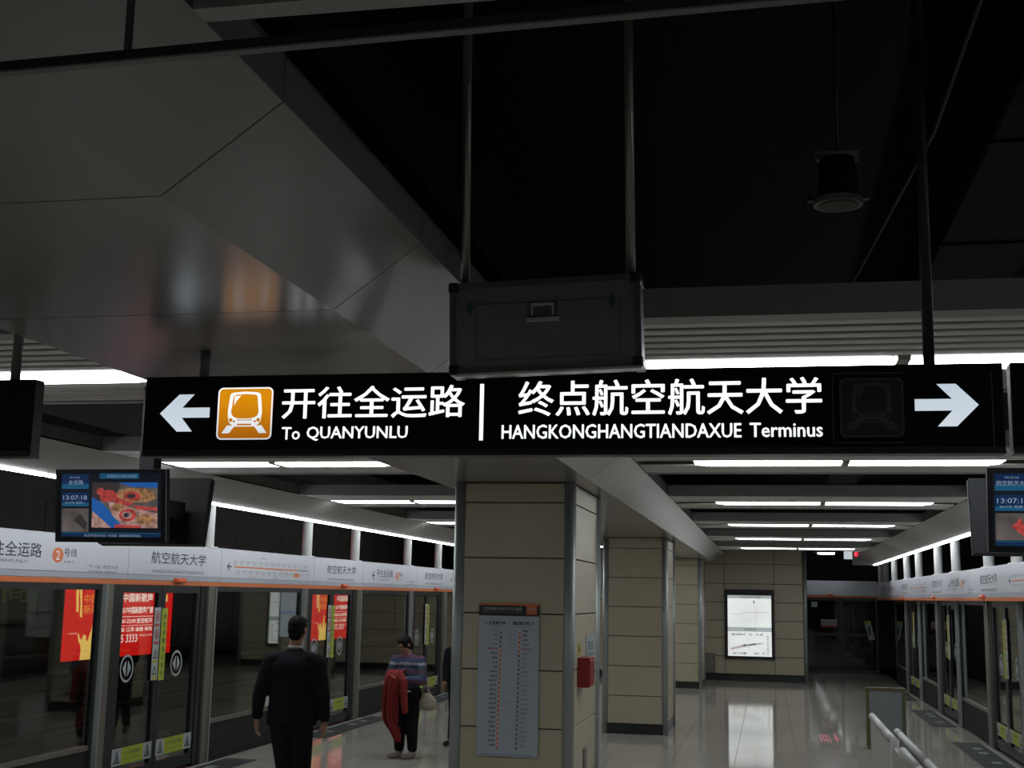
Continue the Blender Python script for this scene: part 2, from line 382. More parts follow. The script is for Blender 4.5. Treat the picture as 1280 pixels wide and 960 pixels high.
# ============================================================ SIDE SOFFITS with light strips
def side_soffit(sx_, xe, ze, xi, zi, name, label, ks):
    """xe,ze: outer lower edge with the strip; xi,zi: inner upper edge"""
    t = thing('side_soffit', label, 'soffit', ((xe + xi) / 2, 20, ze))
    st = 1.175; n = ks; y0 = -2.0
    for k in range(n):
        a, b = y0 + k * st + .002, y0 + (k + 1) * st - .002
        s = bmesh.new(); prism(s, [(xe, a, ze), (xi, a, zi), (xi, a, zi + .015), (xe, a, ze + .015)], (0, b - a, 0)); p = obj('soffit_panel', s, M_soff, t)
        o = obj('edge_lip', B(((xi, a, zi), (xi + sx_ * .012, b, zi + .12))), M_lip, t)
        o = obj('strip_light', B(((xe, a + .032, ze - .022), (xe + sx_ * .085, b - .032, ze + .12)), bev=.006), M_strip, t)
        obj('back_panel', B(((xe + sx_ * .02, a, ze + .125), (xe + sx_ * .035, b, ze + .5))), M_black, t)
    return t, y0 + n * st
side_soffit(-1, -5.97, 3.04, -5.58, 3.25, 'l', 'sloping pale soffit with a lit edge strip above the left platform screen', 32)
ts, ysE = side_soffit(1, 2.664, 3.04, 2.20, 3.25, 'r', 'sloping pale soffit with a lit edge strip above the right platform screen', 31)
obj('end_cap', B(((2.15, ysE, 3.02), (2.72, ysE + .03, 3.37))), M_lip, ts)
o = obj('red_marker_lamp', B(((2.12, ysE - 1.6, 3.2), (2.18, ysE - 1.2, 3.30)), bev=.01), M_redled, ts); o['label'] = 'small red lamp at the soffit end'

# ============================================================ TRANSVERSE LIGHT BEAMS
def light_beam(x0, x1, lx0, lxm, lx1, yc, label, lit=True):
    t = thing('light_beam', label, 'light fixture', ((x0 + x1) / 2, yc, 3.25), 'transverse light beams under the black ceiling')
    z = 3.25
    obj('edge_lip', B(((x0, yc - 1.25, z - .005), (x1, yc - 1.12, z + .12))), M_blip, t)
    obj('edge_lip', B(((x0, yc + .80, z - .005), (x1, yc + .86, z + .12))), M_blip, t)
    p = None
    for k in range(13):
        y = yc - 1.09 + k * .145 if k < 6 else yc + .13 + (k - 6) * .095
        wd = .085 if k < 6 else .055
        if k == 0 or k == 6:
            p = obj('slat', B(((x0, y, z), (x1, y + wd, z + .016)), bev=.005), M_slat, t); py = y
        else:
            c = p.copy(); COL.objects.link(c); c.parent = t; c.location = (0, y - py, 0)
    obj('housing', B(((x0, yc - 1.2, z + .05), (x1, yc + .82, z + .11))), M_black, t)
    for a, b in ((lx0, lxm - .035), (lxm + .035, lx1)):
        d = bmesh.new(); zz = z - .006
        prism(d, [(a, yc - .20, z + .008), (a + .10, yc - .20, zz), (b - .0, yc - .20, zz), (b, yc - .20, z + .008)] if a == lx0 else [(a, yc - .20, z + .008), (a, yc - .20, zz), (b - .10, yc - .20, zz), (b, yc - .20, z + .008)], (0, .30, 0))
        o = obj('diffuser', d, M_tube if lit else M_frost, t)
    k_ = bmesh.new(); box(k_, (lxm - .03, yc - .22, z - .01), (lxm + .03, yc + .09, z + .04)); obj('joint_cover', k_, M_steel2, t)
    return t
YCS = [6.4 + 4.7 * k for k in range(6)]
ordn = ['nearest', 'second nearest', 'third', 'fourth', 'fifth', 'farthest']
R0 = L0 = None
for k, y in enumerate(YCS):
    la = 'slatted light beam with two lit tubes right of the pillar beam, %s from the camera' % ordn[k]
    lb = 'slatted light beam with two lit tubes left of the pillar beam, %s from the camera' % ordn[k]
    if k == 0:
        R0 = light_beam(XA1 + .005, 2.195, -.62, .65, 1.92, y, la); L0 = light_beam(-5.575, XA0 - .005, -5.55, -4.45, -3.39, y, lb)
    else: dup(R0, (0, y - YCS[0], 0), la); dup(L0, (0, y - YCS[0], 0), lb)
light_beam(XA1 + .005, 2.195, -.62, .65, 1.92, 1.4, 'unlit grey light beam overhead at the top edge of the view', lit=False)
dup(R0, (0, -9.5, 0), 'lit light beam behind the camera, right of the pillar beam'); dup(L0, (0, -9.5, 0), 'lit light beam behind the camera, left of the pillar beam')


# ============================================================ PILLARS
def pillar(y0, dep, label, depth_seams=True):
    x0, x1 = -2.56, -1.59; t = thing('pillar', label, 'pillar', ((x0 + x1) / 2, y0 + dep / 2, 0), 'cream panelled pillars')
    obj('core', B(((x0 + .03, y0 + .03, 0), (x1 - .03, y0 + dep - .03, 3.03))), M_joint, t)
    zz = [.15, .575, 1.03, 1.49, 1.945, 2.40, 2.86, 3.025]
    for k in range(len(zz) - 1):
        a, b = zz[k] + .005, zz[k + 1] - .005
        obj('panel', B(((x0 + .05, y0, a), (x1 - .05, y0 + .03, b)), bev=.003), M_cream, t)
        obj('panel', B(((x0 + .05, y0 + dep - .03, a), (x1 - .05, y0 + dep, b)), bev=.003), M_cream, t)
        obj('panel', B(((x1 - .03, y0 + .05, a), (x1, y0 + dep - .05, b)), bev=.003), M_cream, t)
        obj('panel', B(((x0, y0 + .05, a), (x0 + .03, y0 + dep - .05, b)), bev=.003), M_cream, t)
    for cx, cyy in ((x0 + .018, y0 + .018), (x1 - .018, y0 + .018), (x0 + .018, y0 + dep - .018), (x1 - .018, y0 + dep - .018)):
        obj('corner_tube', C((cx, cyy, 0), (cx, cyy, 3.028), .050, 20), M_steel, t, True)
    obj('skirting', B(((x0 - .01, y0 - .02, 0), (x1 + .01, y0 + dep + .02, .145)), bev=.003), M_gran, t)
    return t
pillar(10.4, 1.6, 'nearest cream panelled pillar with the route map on its front')
pillar(20.24, 1.6, 'second cream panelled pillar, behind the red box pillar')
pillar(30.74, 1.5, 'third cream panelled pillar, closest to the far wall')

# ---- route map board on pillar 1
FM = Face((-2.355, 10.39, .805), (1, 0, 0), (0, 0, 1))
rm = thing('route_map', 'tall pale line map board with black header on the nearest pillar', 'route map', (-2.1, 10.39, .805))
obj('board', FM.R(0, 0, .505, 1.12, 0, .012), M_mapbg, rm)
obj('header', FM.R(0, 1.12, .505, 1.215, 0, .014), M_maphead, rm)
obj('header_trim', FM.R(0, 1.205, .505, 1.22, 0, .016), M_orange, rm)
bm = bmesh.new(); FM.text(bm, '沈阳地铁2号线行车示意图', .035, 1.163, .36, 1.192, .0155, .01); FM.text(bm, 'Shenyang Metro Line 2 Train Operation Diagram', .035, 1.145, .36, 1.154, .0155); obj('lettering', bm, M_pale, rm)
obj('emblem', FM.R(.40, 1.135, .485, 1.205, .012, .0165), M_orange, rm)
bm = bmesh.new()
FM.ring(bm, [(.4425 + .026 * cos(a * pi / 10), 1.165 + .022 * sin(a * pi / 10)) for a in range(11)] + [(.4425 - .026, 1.16), (.4425 + .026, 1.16)][:0], [(.4425 + .018 * cos(a * pi / 10), 1.165 + .014 * sin(a * pi / 10)) for a in range(11)], .017, .0005)
obj('emblem_mark', bm, M_headg, rm)
bm = bmesh.new(); FM.text(bm, '← 全运路方向', .05, 1.048, .225, 1.078, .0125, .035); FM.text(bm, '蒲田路方向 →', .285, 1.048, .46, 1.078, .0125, .035)
FM.text(bm, 'To Quanyunlu', .09, 1.032, .19, 1.042, .0125); FM.text(bm, 'To Putianlu', .32, 1.032, .42, 1.042, .0125)
obj('lettering', bm, M_ink, rm)
ST = ['蒲田路', '蒲河路', '人杰湖', '辽宁大学', '航空航天大学', '师范大学', '医学院', '三台子', '陵西', '新乐遗址', '北陵公园', '中医药大学', '岐山中路', '沈阳北站', '金融中心', '青年大街', '青年公园', '工业展览馆', '市图书馆', '五里河', '奥体中心', '营盘街', '世纪大厦', '白塔河路', '浑南大道', '全运路']
nb = bmesh.new(); nf = bmesh.new(); nr = bmesh.new(); dk = bmesh.new(); do = bmesh.new(); wd_ = bmesh.new()
for i, s in enumerate(ST):
    v = 1.0 - i * .0365; wd = .0145 * len(s)
    uL = .188 - i * .0006; uR = .345 - i * .0006
    tgt = nf if i < 4 else nr if i == 4 else nb
    FM.text(tgt, s, uL - .022 - wd, v - .007, uL - .022, v + .009, .0125, .03)
    tgt = nb if i < 4 else nr if i == 4 else nf
    FM.text(tgt, s, uR + .022, v - .007, uR + .022 + wd, v + .009, .0125, .03)
    (FM.rect)(dk if i < 4 else do, uL - .007, v - .03, uL + .007, v + .006, .012, .0128)
    (FM.rect)(do if i < 5 else dk, uR - .007, v - .03, uR + .007, v + .006, .012, .0128)
    FM.disc(wd_, uL, v, .0055, .013, .0004, seg=10); FM.disc(wd_, uR, v, .0055, .013, .0004, seg=10)
obj('station_names', nb, M_ink, rm); obj('station_names', nf, M_inkg, rm); obj('station_names', nr, M_inkr, rm)
obj('station_dots', wd_, M_white, rm); obj('line_marks', dk, mat('grey_print', (.12, .13, .14), .6), rm); obj('line_marks', do, M_inko, rm)
bm = bmesh.new(); FM.text(bm, '换乘1号线', .235, .42, .285, .43, .0125)
for k in range(5): FM.rect(bm, .262, .98 - k * .034, .274, .984 - k * .034, .012, .0126)
FM.rect(bm, .03, .012, .48, .015, .012, .0125)
obj('lettering', bm, M_ink, rm)

# ---- fire alarm box, notices on the side of pillar 1
XP = -1.59
t = thing('call_box', 'small dark red metal box on the side of the nearest pillar', 'alarm box', (XP, 10.9, 1.34))
obj('housing', B(((XP, 10.78, 1.34), (XP + .10, 11.08, 1.585)), bev=.004), M_redbox, t)
obj('door', B(((XP + .10, 10.8, 1.36), (XP + .108, 11.06, 1.565)), bev=.003), M_redbox, t)
obj('latch', C((XP + .108, 11.03, 1.47), (XP + .122, 11.03, 1.47), .012, 10), M_steel, t)
FS = Face((XP + .003, 11.86, 0), (0, -1, 0), (0, 0, 1)); FS = Face((XP + .002, 11.28, 0), (0, 1, 0), (0, 0, 1))
t = thing('notice_sheet', 'white notice with a red band beside the red box on the nearest pillar', 'notice', (XP, 11.28, 1.34))
obj('sheet', FS.R(0, 1.35, .52, 1.76, 0, .006), M_pale, t)
obj('red_band', FS.R(0, 1.52, .52, 1.55, .006, .0065), M_inkr, t)
bm = bmesh.new(); FS.text(bm, '灭火', .06, 1.62, .44, 1.70, .0068, .03); FS.text(bm, '消防设施', .06, 1.575, .44, 1.60, .0068, .02); FS.text(bm, '119', .2, 1.42, .36, 1.48, .0068, .02); obj('lettering', bm, M_ink, t)
t = thing('notice_sticker', 'tiny yellow sticker just above the red box', 'sticker', (XP, 10.85, 1.6))
obj('sticker_sheet', B(((XP, 10.78, 1.60), (XP + .003, 10.95, 1.70))), M_yelp, t)
FY = Face((XP + .003, 10.78, 1.6), (0, 1, 0), (0, 0, 1)); obj('pictogram', FY.P([(.04, .03), (.13, .03), (.085, .09)], .0005), M_ink, t)
t = thing('floor_socket', 'small steel cover plate low on the side of the nearest pillar', 'socket', (XP, 11.3, .6)); obj('plate', B(((XP, 11.15, .62), (XP + .01, 11.32, .80)), bev=.002), M_steel2, t)

# ---- light box map on the far wall
FW = Face((-1.14, YW - .0, .56), (1, 0, 0), (0, 0, 1)); W_, H_ = 1.26, 1.78
t = thing('map_light_box', 'lit map display in a black frame on the far cream wall', 'light box', (-.51, YW, .56))
fb = bmesh.new()
for a in ((0, 0, W_, .07), (0, H_ - .15, W_, H_), (0, .07, .07, H_ - .15), (W_ - .07, .07, W_, H_ - .15)): FW.rect(fb, *a, 0, .08)
obj('frame', fb, M_black, t); obj('backing', FW.R(.02, .02, W_ - .02, H_ - .02, 0, .03), M_black, t)
pn = obj('map_panel', FW.R(.07, .07, W_ - .07, H_ - .15, .03, .045), M_mapw, t)
bm = bmesh.new(); FW.rect(bm, .07, 1.55, W_ - .07, 1.63, .045, .047); FW.rect(bm, .07, .70, W_ - .07, .81, .045, .047); obj('grey_band', bm, M_mapg, t)
bm = bmesh.new(); FW.text(bm, '运营线网示意图', .38, 1.565, .92, 1.61, .0485); FW.text(bm, '站区图', .50, .735, .80, .785, .0485)
for u, s, wd in ((.17, '航空航天', .36), (.62, '站', .06), (.78, '大学', .2)): FW.text(bm, s, u, .60, u + wd, .65, .0485, .03)
for u, s, wd in ((.20, '出入口图', .34), (.74, '出口', .13), (.95, '厅', .06)): FW.text(bm, s, u, .12, u + wd, .17, .0485, .03)
for k in range(8): FW.rect(bm, 1.06, .14 + k * .062, 1.12, .155 + k * .062, .045, .0475)
FW.rect(bm, .735, 1.42, .76, 1.5, .045, .0475)
FW.poly(bm, [(.42, .33), (.5, .38), (.55, .35), (.75, .40), (.8, .39), (.82, .38), (.72, .36), (.6, .34)], .046, .001)
obj('lettering', bm, M_mapk, t)
bm = bmesh.new()
FW.poly(bm, [(.15, .28), (.5, .37), (.88, .42), (1.02, .40), (.6, .32), (.2, .24)], .0455, .0006); obj('platform_drawing', bm, M_mapg, t)
bm = bmesh.new(); FW.poly(bm, [(.14, .26), (.5, .35), (1.0, .41), (.5, .32), (.16, .22)], .0462, .0008)
pth = [(.17, 1.14), (.44, 1.14), (.46, 1.19), (.78, 1.19), (1.1, 1.21)]
for a, b in zip(pth, pth[1:]): FW.poly(bm, [(a[0], a[1] - .006), (b[0], b[1] - .006), (b[0], b[1] + .006), (a[0], a[1] + .006)], .0455, .0006)
pth = [(.74, 1.5), (.77, 1.40), (.79, 1.25), (.79, 1.0), (.83, .87)]
for a, b in zip(pth, pth[1:]): FW.poly(bm, [(a[0] - .004, a[1]), (b[0] - .004, b[1]), (b[0] + .004, b[1]), (a[0] + .004, a[1])], .0455, .0006)
FW.ring(bm, [(.64 + .2 * cos(i * pi / 12), 1.17 + .2 * sin(i * pi / 12)) for i in range(24)], [(.64 + .195 * cos(i * pi / 12), 1.17 + .195 * sin(i * pi / 12)) for i in range(24)], .0455, .0006)
obj('route_lines', bm, M_mapr, t)
# steel access door low on the far wall
t = thing('service_cabinet', 'small dull steel cabinet door low on the far wall beside the third pillar', 'cabinet', (-1.6, YW, .2))
obj('frame', B(((-1.84, YW - .02, .18), (-1.40, YW, .69)), bev=.003), M_steel2, t); d_ = obj('door', B(((-1.81, YW - .03, .21), (-1.43, YW - .02, .66)), bev=.002), M_steel2, t)
obj('handle', B(((-1.49, YW - .045, .40), (-1.46, YW - .03, .48))), M_steel, d_)

# ============================================================ PLATFORM SCREENS
ZFB, ZFT = 2.131, 2.618
def header(side, label, y0, y1, seams, x):
    s = 1 if side == 'l' else -1
    t = thing('door_header', label, 'door header', (x, (y0 + y1) / 2, ZFB))
    back = x - s * .30
    obj('casing', B(((back, y0, ZFB), (x - s * .02, y1, ZFT - .01))), M_headg, t)
    ys = [y0] + [q for q in seams if y0 < q < y1] + [y1]
    for a, b in zip(ys, ys[1:]):
        obj('header_panel', B(((x - s * .02, a + .004, ZFB + .115), (x, b - .004, ZFT)), bev=.003), M_head, t)
        obj('grey_band', B(((x - s * .02, a + .004, ZFB + .055), (x + s * .004, b - .004, ZFB + .112)), bev=.002), M_headg, t)
        obj('orange_stripe', B(((x - s * .03, a + .001, ZFB), (x + s * .012, b - .001, ZFB + .052)), bev=.003), M_orange, t)
    return t
SL = [12.9 + 5.85 * k - 5.85 * 2 for k in range(9)] + [15.32 + 5.85 * k - 5.85 * 2 for k in range(9)]; SL.sort()
hl = header('l', 'long white header with orange stripe and station names over the left screen doors', 2, 38.9, SL, -6.88)
SR = [16.6 + 5.65 * k - 11.3 for k in range(8)] + [21.2 + 5.65 * k - 11.3 for k in range(8)]; SR.sort()
hr = header('r', 'long white header with orange stripe and station names over the right screen doors', 2, 38.82, SR, 3.10)

def header_print(t, F, d0, dy):
    """one door bay of printing; d0 = start of the bay on the u axis"""
    z = 0
    tx = F.T('航空航天大学', d0 + 0, .245, d0 + 1.44, .385, .001, .013); a = obj('station_lettering', tx, M_ink, t)
    b = obj('pinyin_lettering', F.T('HANGKONGHANGTIANDAXUE', d0 + .03, .140, d0 + 1.40, .178, .001), M_ink, t)
    return a, b
def line_sign(t, F, u):
    bm = bmesh.new()
    F.poly(bm, [(u, .26), (u + .10, .335), (u + .13, .335), (u + .06, .272), (u + .16, .272), (u + .16, .248), (u + .06, .248), (u + .13, .185), (u + .10, .185)], .0005)
    obj('arrow', bm, M_ink, t)
    for s_, a0, b0, a1, b1, w_ in (('开往全运路', .26, .235, 1.28, .375, .012), ('To QUANYUNLU', .35, .175, 1.05, .21, 0), ('号线', 1.68, .26, 1.92, .345, .01), ('Line 2', 1.69, .2, 1.88, .228, 0), ('下一站  师范大学', 2.16, .155, 2.77, .195, 0), ('Next Station  Shifandaxue', 2.16, .12, 2.77, .14, 0)):
        obj('lettering', F.T(s_, u + a0, b0, u + a1, b1, .001, w_), M_ink, t)
    bm = bmesh.new(); F.disc(bm, u + 1.57, .272, .075, .0003, .001, ru=.10); obj('line_badge', bm, M_inko, t)
    obj('badge_number', F.T('2', u + 1.535, .225, u + 1.605, .315, .002, .01), M_white, t)
def mini_map(t, F, u):
    bm = bmesh.new(); g = bmesh.new(); o = bmesh.new()
    F.poly(bm, [(u, .262), (u + .08, .315), (u + .10, .315), (u + .05, .27), (u + .15, .27), (u + .15, .253), (u + .05, .253), (u + .10, .21), (u + .08, .21)], .0005)
    F.rect(o, u + .22, .252, u + 2.55, .270, .0005, .0012); F.rect(g, u + 2.55, .252, u + 3.0, .270, .0005, .0012)
    for k in range(26):
        uu = u + .24 + k * .108; s = ST[25 - k]
        v = .30 if k % 2 == 0 else .175
        F.text(g, s[:3], uu - .06, v + .012, uu + .09, v + .045, .0014); F.rect(g, uu - .05, v - .004, uu + .07, v, .0005, .001)
    F.text(g, '换乘站', u + 1.1, .385, u + 1.28, .41, .0014); F.text(g, '地铁一号线', u + .75, .125, u + .95, .15, .0014); F.text(g, '换乘', u + 1.6, .125, u + 1.75, .15, .0014)
    F.rect(o, u + 2.40, .16, u + 2.62, .215, .001, .002)
    obj('route_line', o, M_inko, t); obj('route_names', g, M_inkg, t); obj('arrow', bm, M_ink, t)
FHL = Face((-6.88, 0, ZFB), (0, 1, 0), (0, 0, 1)); FHR = Face((3.10, 0, ZFB), (0, -1, 0), (0, 0, 1))
for k in range(4):
    a = header_print(hl, FHL, 13.42 + 5.92 * k - 5.92 * 0, 0)
line_sign(hl, FHL, 9.9); mini_map(hl, FHL, 15.50); line_sign(hl, FHL, 21.70); mini_map(hl, FHL, 27.4)
for k in range(4):
    header_print(hr, FHR, -20.15 - 5.8 * k, 0)
mini_map(hr, FHR, -17.82); line_sign(hr, FHR, -23.6); mini_map(hr, FHR, -29.83); line_sign(hr, FHR, -35.3)
for k in range(4):
    for t, x, y, s in ((hl, -6.88, 14.12 + 6.0 * k, 1), (hr, 3.10, 19.85 + 5.75 * k, -1)):
        obj('door_lamp', B(((x, y - .12, ZFB + .035), (x + s * .06, y + .12, ZFB + .085)), bev=.012), M_lampr, t)
# columns above the headers
oc = ['first', 'second', 'third', 'fourth', 'fifth', 'sixth', 'seventh', 'eighth', 'ninth']
def column(x, y, label, grp):
    t = thing('header_column', label, 'column', (x, y, ZFT), grp)
    obj('shaft', C((x, y, ZFT - .02), (x, y, 3.6), .078, 20), M_col, t, True); obj('foot_plate', B(((x - .1, y - .1, ZFT - .02), (x + .1, y + .1, ZFT + .012)), bev=.003), M_col, t)
    return t
pc = column(-6.98, 12.66, 'white round column on the left header, hidden mostly by the monitor', 'columns on the left header')
for k, y in enumerate((15.1, 18.66, 21.0, 24.26, 26.65, 30.0)):
    dup(pc, (0, y - 12.66, 0), 'white round column on the left header, %s to the right of the left monitors' % oc[k])
pr = column(3.20, 17.75, 'white round column on the right header, just below the right monitor at the frame edge', 'columns on the right header')
for k, y in enumerate((19.95, 23.35, 25.7, 28.95, 31.4, 34.5, 36.9, 38.6)):
    dup(pr, (0, y - 17.75, 0), 'white round column on the right header, %s one left of the right monitor column' % oc[k])

def bay(side, yA, x, n, pitch):
    """prototype parts of one door bay: post, two leaves, post, fixed screen"""
    s = 1 if side == 'l' else -1
    F = Face((x, yA, 0), (0, 1, 0), (0, 0, 1)) if s > 0 else Face((x, yA, 0), (0, -1, 0), (0, 0, 1))
    out = []
    U = lambda a, b: (a, b) if s > 0 else (-b, -a)      # measured along +y from yA
    def R(a, z0, b, z1, n0, n1):
        a, b = U(a, b); return F.R(a, z0, b, z1, n0, n1)
    for nm, c in (('A', 0), ('B', 2.35)):
        t = thing('door_post', 'x', 'door post', (x, yA + c, 0), 'steel posts of the %s screen' % n)
        obj('steel_cover', R(c - .17, 0, c - .02, ZFB, -.10, .03) if nm == 'A' else R(c - .02, 0, c + .17, ZFB, -.10, .03), M_steel2, t)
        obj('jamb', R(c - .02, 0, c + .17, ZFB, -.08, .0) if nm == 'A' else R(c - .17, 0, c - .02, ZFB, -.08, .0), M_frame, t)
        bb = bmesh.new(); a_, b_ = U(c - .19, c - .17) if nm == 'A' else U(c + .17, c + .19); F.rect(bb, a_, 0, b_, ZFB, -.05, .045); obj('edge_trim', bb, M_steel, t)
        out.append(t)
    def frame_glass(t, a, b, z0, z1, fw, kick):
        f = bmesh.new(); a2, b2 = U(a, b)
        F.rect(f, a2, z0, a2 + fw, z1, -.06, -.01); F.rect(f, b2 - fw, z0, b2, z1, -.06, -.01); F.rect(f, a2 + fw, z1 - fw, b2 - fw, z1, -.06, -.01); 
        if kick > .3:
            obj('kick_plate', F.R(a2 + fw, z0, b2 - fw, z0 + kick - .05, -.055, -.02), M_kick, t); obj('kick_rail', F.R(a2 + fw, z0 + kick - .05, b2 - fw, z0 + kick, -.06, -.01), M_steel2, t)
        else: F.rect(f, a2 + fw, z0, b2 - fw, z0 + kick, -.06, -.01)
        obj('frame', f, M_frame, t); obj('glass', F.R(a2 + fw, z0 + kick, b2 - fw, z1 - fw, -.041, -.033), M_glass, t)
    for nm, a, b in (('1', .18, 1.165), ('2', 1.175, 2.17)):
        t = thing('sliding_door', 'x', 'door', (x, yA + (a + b) / 2, 0), 'glass sliding doors of the %s screen' % n)
        frame_glass(t, a, b, .03, ZFB - .002, .085, .13)
        a2, b2 = U(a, b); inner_right = (nm == '1') == (s > 0)
        # bottom warning sticker
        st = .0; F0 = -.008
        g0, g1 = a2 + .06, b2 - .04
        m_ = obj('warning_sticker', F.R(g0, .22, g1, .40, F0 - .004, F0), M_pale, t)
        obj('sticker_field', F.R(g0 + .2, .22, g1 - .2, .40, F0, F0 + .0008), M_yel, m_)
        lb = bmesh.new(); F.text(lb, '小心站台间隙', g0 + .27, .32, g1 - .27, .36, F0 + .0015, .01); F.text(lb, 'Please mind the gap', g0 + .25, .265, g1 - .25, .285, F0 + .0015)
        for c in (g0 + .1, g1 - .1):
            o3 = [(c - .07, .245), (c + .07, .245), (c, .385)]; i3 = [(c - .045, .262), (c + .045, .262), (c, .352)]
            F.ring(lb, o3, i3, F0 + .0004); F.poly(lb, [(c - .02, .268), (c + .03, .268), (c + .01, .33), (c - .01, .30)], F0 + .0004, .0005)
        obj('sticker_print', lb, M_ink, m_)
        # vertical strip at the meeting stile
        if nm == '1':
            q0, q1 = (U(b - .16, b - .01)); v = obj('pictogram_strip', F.R(q0, 1.07, q1, 1.88, F0 - .003, F0), M_pale, t)
            pb = bmesh.new(); rb = bmesh.new(); cc = (q0 + q1) / 2
            for z in (1.78, 1.58):
                F.ring(rb, [(cc + .055 * cos(i * pi / 8), z + .06 * sin(i * pi / 8)) for i in range(16)], [(cc + .042 * cos(i * pi / 8), z + .046 * sin(i * pi / 8)) for i in range(16)], F0)
                F.poly(rb, [(cc - .04, z + .045), (cc - .03, z + .052), (cc + .04, z - .045), (cc + .03, z - .052)], F0, .0008); F.poly(pb, [(cc - .018, z - .03), (cc + .018, z - .03), (cc + .012, z + .03), (cc - .012, z + .03)], F0, .0006)
                F.rect(rb, cc - .055, z - .115, cc + .055, z - .08, F0, F0 + .001)
            obj('prohibition_marks', rb, M_inkr, v); obj('figures', pb, M_ink, v)
            yb = bmesh.new(); kb = bmesh.new()
            for z in (1.36, 1.18):
                F.ring(kb, [(cc - .055, z - .05), (cc + .055, z - .05), (cc, z + .06)], [(cc - .03, z - .036), (cc + .03, z - .036), (cc, z + .025)], F0); F.rect(yb, cc - .05, z - .10, cc + .05, z - .065, F0, F0 + .001)
            obj('warning_bars', yb, M_yelp, v); obj('warning_marks', kb, M_ink, v)
        else:
            q0, q1 = (U(a + .01, a + .15)); v = obj('yellow_strip', F.R(q0, 1.06, q1, 1.87, F0 - .003, F0), M_yel, t)
            kb = bmesh.new()
            for i, ch in enumerate('请勿倚靠当心夹手'): 
                z = 1.81 - i * .092; F.text(kb, ch, q0 + .035, z - .06, q1 - .035, z, F0 + .001, .01)
            obj('strip_lettering', kb, M_ink, v)
        cu = (a + b) / 2 + (-.19 if nm == '1' else -.0); cu = cu if s > 0 else -cu
        rb = bmesh.new(); F.ring(rb, [(cu + .15 * cos(i * pi / 12), 1.23 + .15 * sin(i * pi / 12)) for i in range(24)], [(cu + .125 * cos(i * pi / 12), 1.23 + .125 * sin(i * pi / 12)) for i in range(24)], -.0325)
        for sg in (-1, 1): F.poly(rb, [(cu + sg * .018, 1.14), (cu + sg * .018, 1.32), (cu + sg * .095, 1.23)], -.0325, .001)
        obj('opening_mark', rb, M_pale, t)
        out.append(t)
    t = thing('fixed_screen', 'x', 'glass screen', (x, yA + 4.0, 0), 'fixed glass panels of the %s screen' % n)
    frame_glass(t, 2.545, pitch - .195, .0, ZFB - .002, .06, .50); out.append(t)
    t = thing('threshold_mat', 'x', 'mat', (x + s * .25, yA + 1.1, 0), 'dark mats at the %s screen doors' % n)
    obj('sill', B(((x + s * .048, yA - .2, .0), (x + s * .115, yA + 2.6, .012)), bev=.003), M_sill, t)
    for k in range(6):
        mm = bmesh.new(); box(mm, (x + s * .118, yA - .35 + k * .55, .0), (x + s * .52, yA + .18 + k * .55, .008)); pl = obj('mat_panel', mm, M_mat, t)
        if k in (1, 3, 4): obj('foot_mark', B(((x + s * .22, yA - .2 + k * .55, .008), (x + s * .34, yA + .02 + k * .55, .0095))), M_inkg, pl)
    out.append(t)
    return out
def bays(side, yA0, pitch, ks, x, n, names):
    pro = bay(side, yA0, x, n, pitch)
    lab = ['near steel post of the %s screen doorway %s', 'far steel post of the %s screen doorway %s', 'nearer glass door leaf of the %s screen %s', 'farther glass door leaf of the %s screen %s', 'fixed glass panel of the %s screen, beyond doorway %s', 'dark mat before the %s screen doorway %s']
    for k in range(ks):
        for i, q in enumerate(pro):
            tx = lab[i] % (n, names[k])
            if k == 0: q['label'] = tx
            else: dup(q, (0, pitch * k, 0), tx)
nl = ['cut off by the left frame edge', 'below the left monitors', 'behind the man in black', 'behind the woman with the coat', 'hidden behind the nearest pillar', 'farthest']
nr_ = ['outside the right frame edge', 'at the right frame edge', 'second from the right frame edge', 'third from the right frame edge', 'farthest']
bays('l', 12.5 - 5.85, 5.85, 5, XL, 'left', nl)
bays('r', 17.9 - 5.8, 5.8, 4, XR, 'right', nr_)
# far transverse screen
FE = Face((1.0, Y_END, 0), (1, 0, 0), (0, 0, 1))
t = thing('end_header', 'short white header with orange stripe across the far platform end', 'door header', (2.0, Y_END, 2.17))
obj('header_panel', FE.R(0, 2.24, 2.1, 2.67, 0, .05), M_head, t); obj('orange_stripe', FE.R(0, 2.18, 2.1, 2.235, 0, .06), M_orange, t)
obj('door_lamp', FE.R(.68, 2.235, .85, 2.28, .05, .10), M_lampr, t)
t = thing('end_screen', 'dark glazed door wall with stickers across the far platform end', 'glass screen', (2.0, Y_END, 0))
f = bmesh.new()
for u0, u1 in ((0, .07), (1.02, 1.10), (2.03, 2.1)): FE.rect(f, u0, 0, u1, 2.18, 0, .05)
for z0, z1 in ((0, .12), (1.08, 1.16), (2.1, 2.18)):
    FE.rect(f, .07, z0, 1.02, z1, 0, .05); FE.rect(f, 1.10, z0, 2.03, z1, 0, .05)
obj('frame', f, M_frame, t); obj('glass', FE.R(.07, .12, 1.02, 1.08, .02, .03), M_glass, t); obj('glass', FE.R(.07, 1.16, 1.02, 2.1, .02, .03), M_glass, t); obj('glass', FE.R(1.10, .12, 2.03, 1.08, .02, .03), M_glass, t); obj('glass', FE.R(1.10, 1.16, 2.03, 2.1, .02, .03), M_glass, t)
o = obj('square_sticker', FE.R(.22, 1.90, .39, 2.05, .031, .033), M_pale, t)
o = obj('pale_notice', FE.R(.48, 1.32, .93, 1.55, .052, .055), M_pale, t); obj('notice_band', FE.R(.48, 1.32, .93, 1.38, .055, .056), M_inkr, o)
obj('notice_lettering', FE.T('禁止入内', .52, 1.41, .89, 1.5, .0565, .02), M_inkr, o)
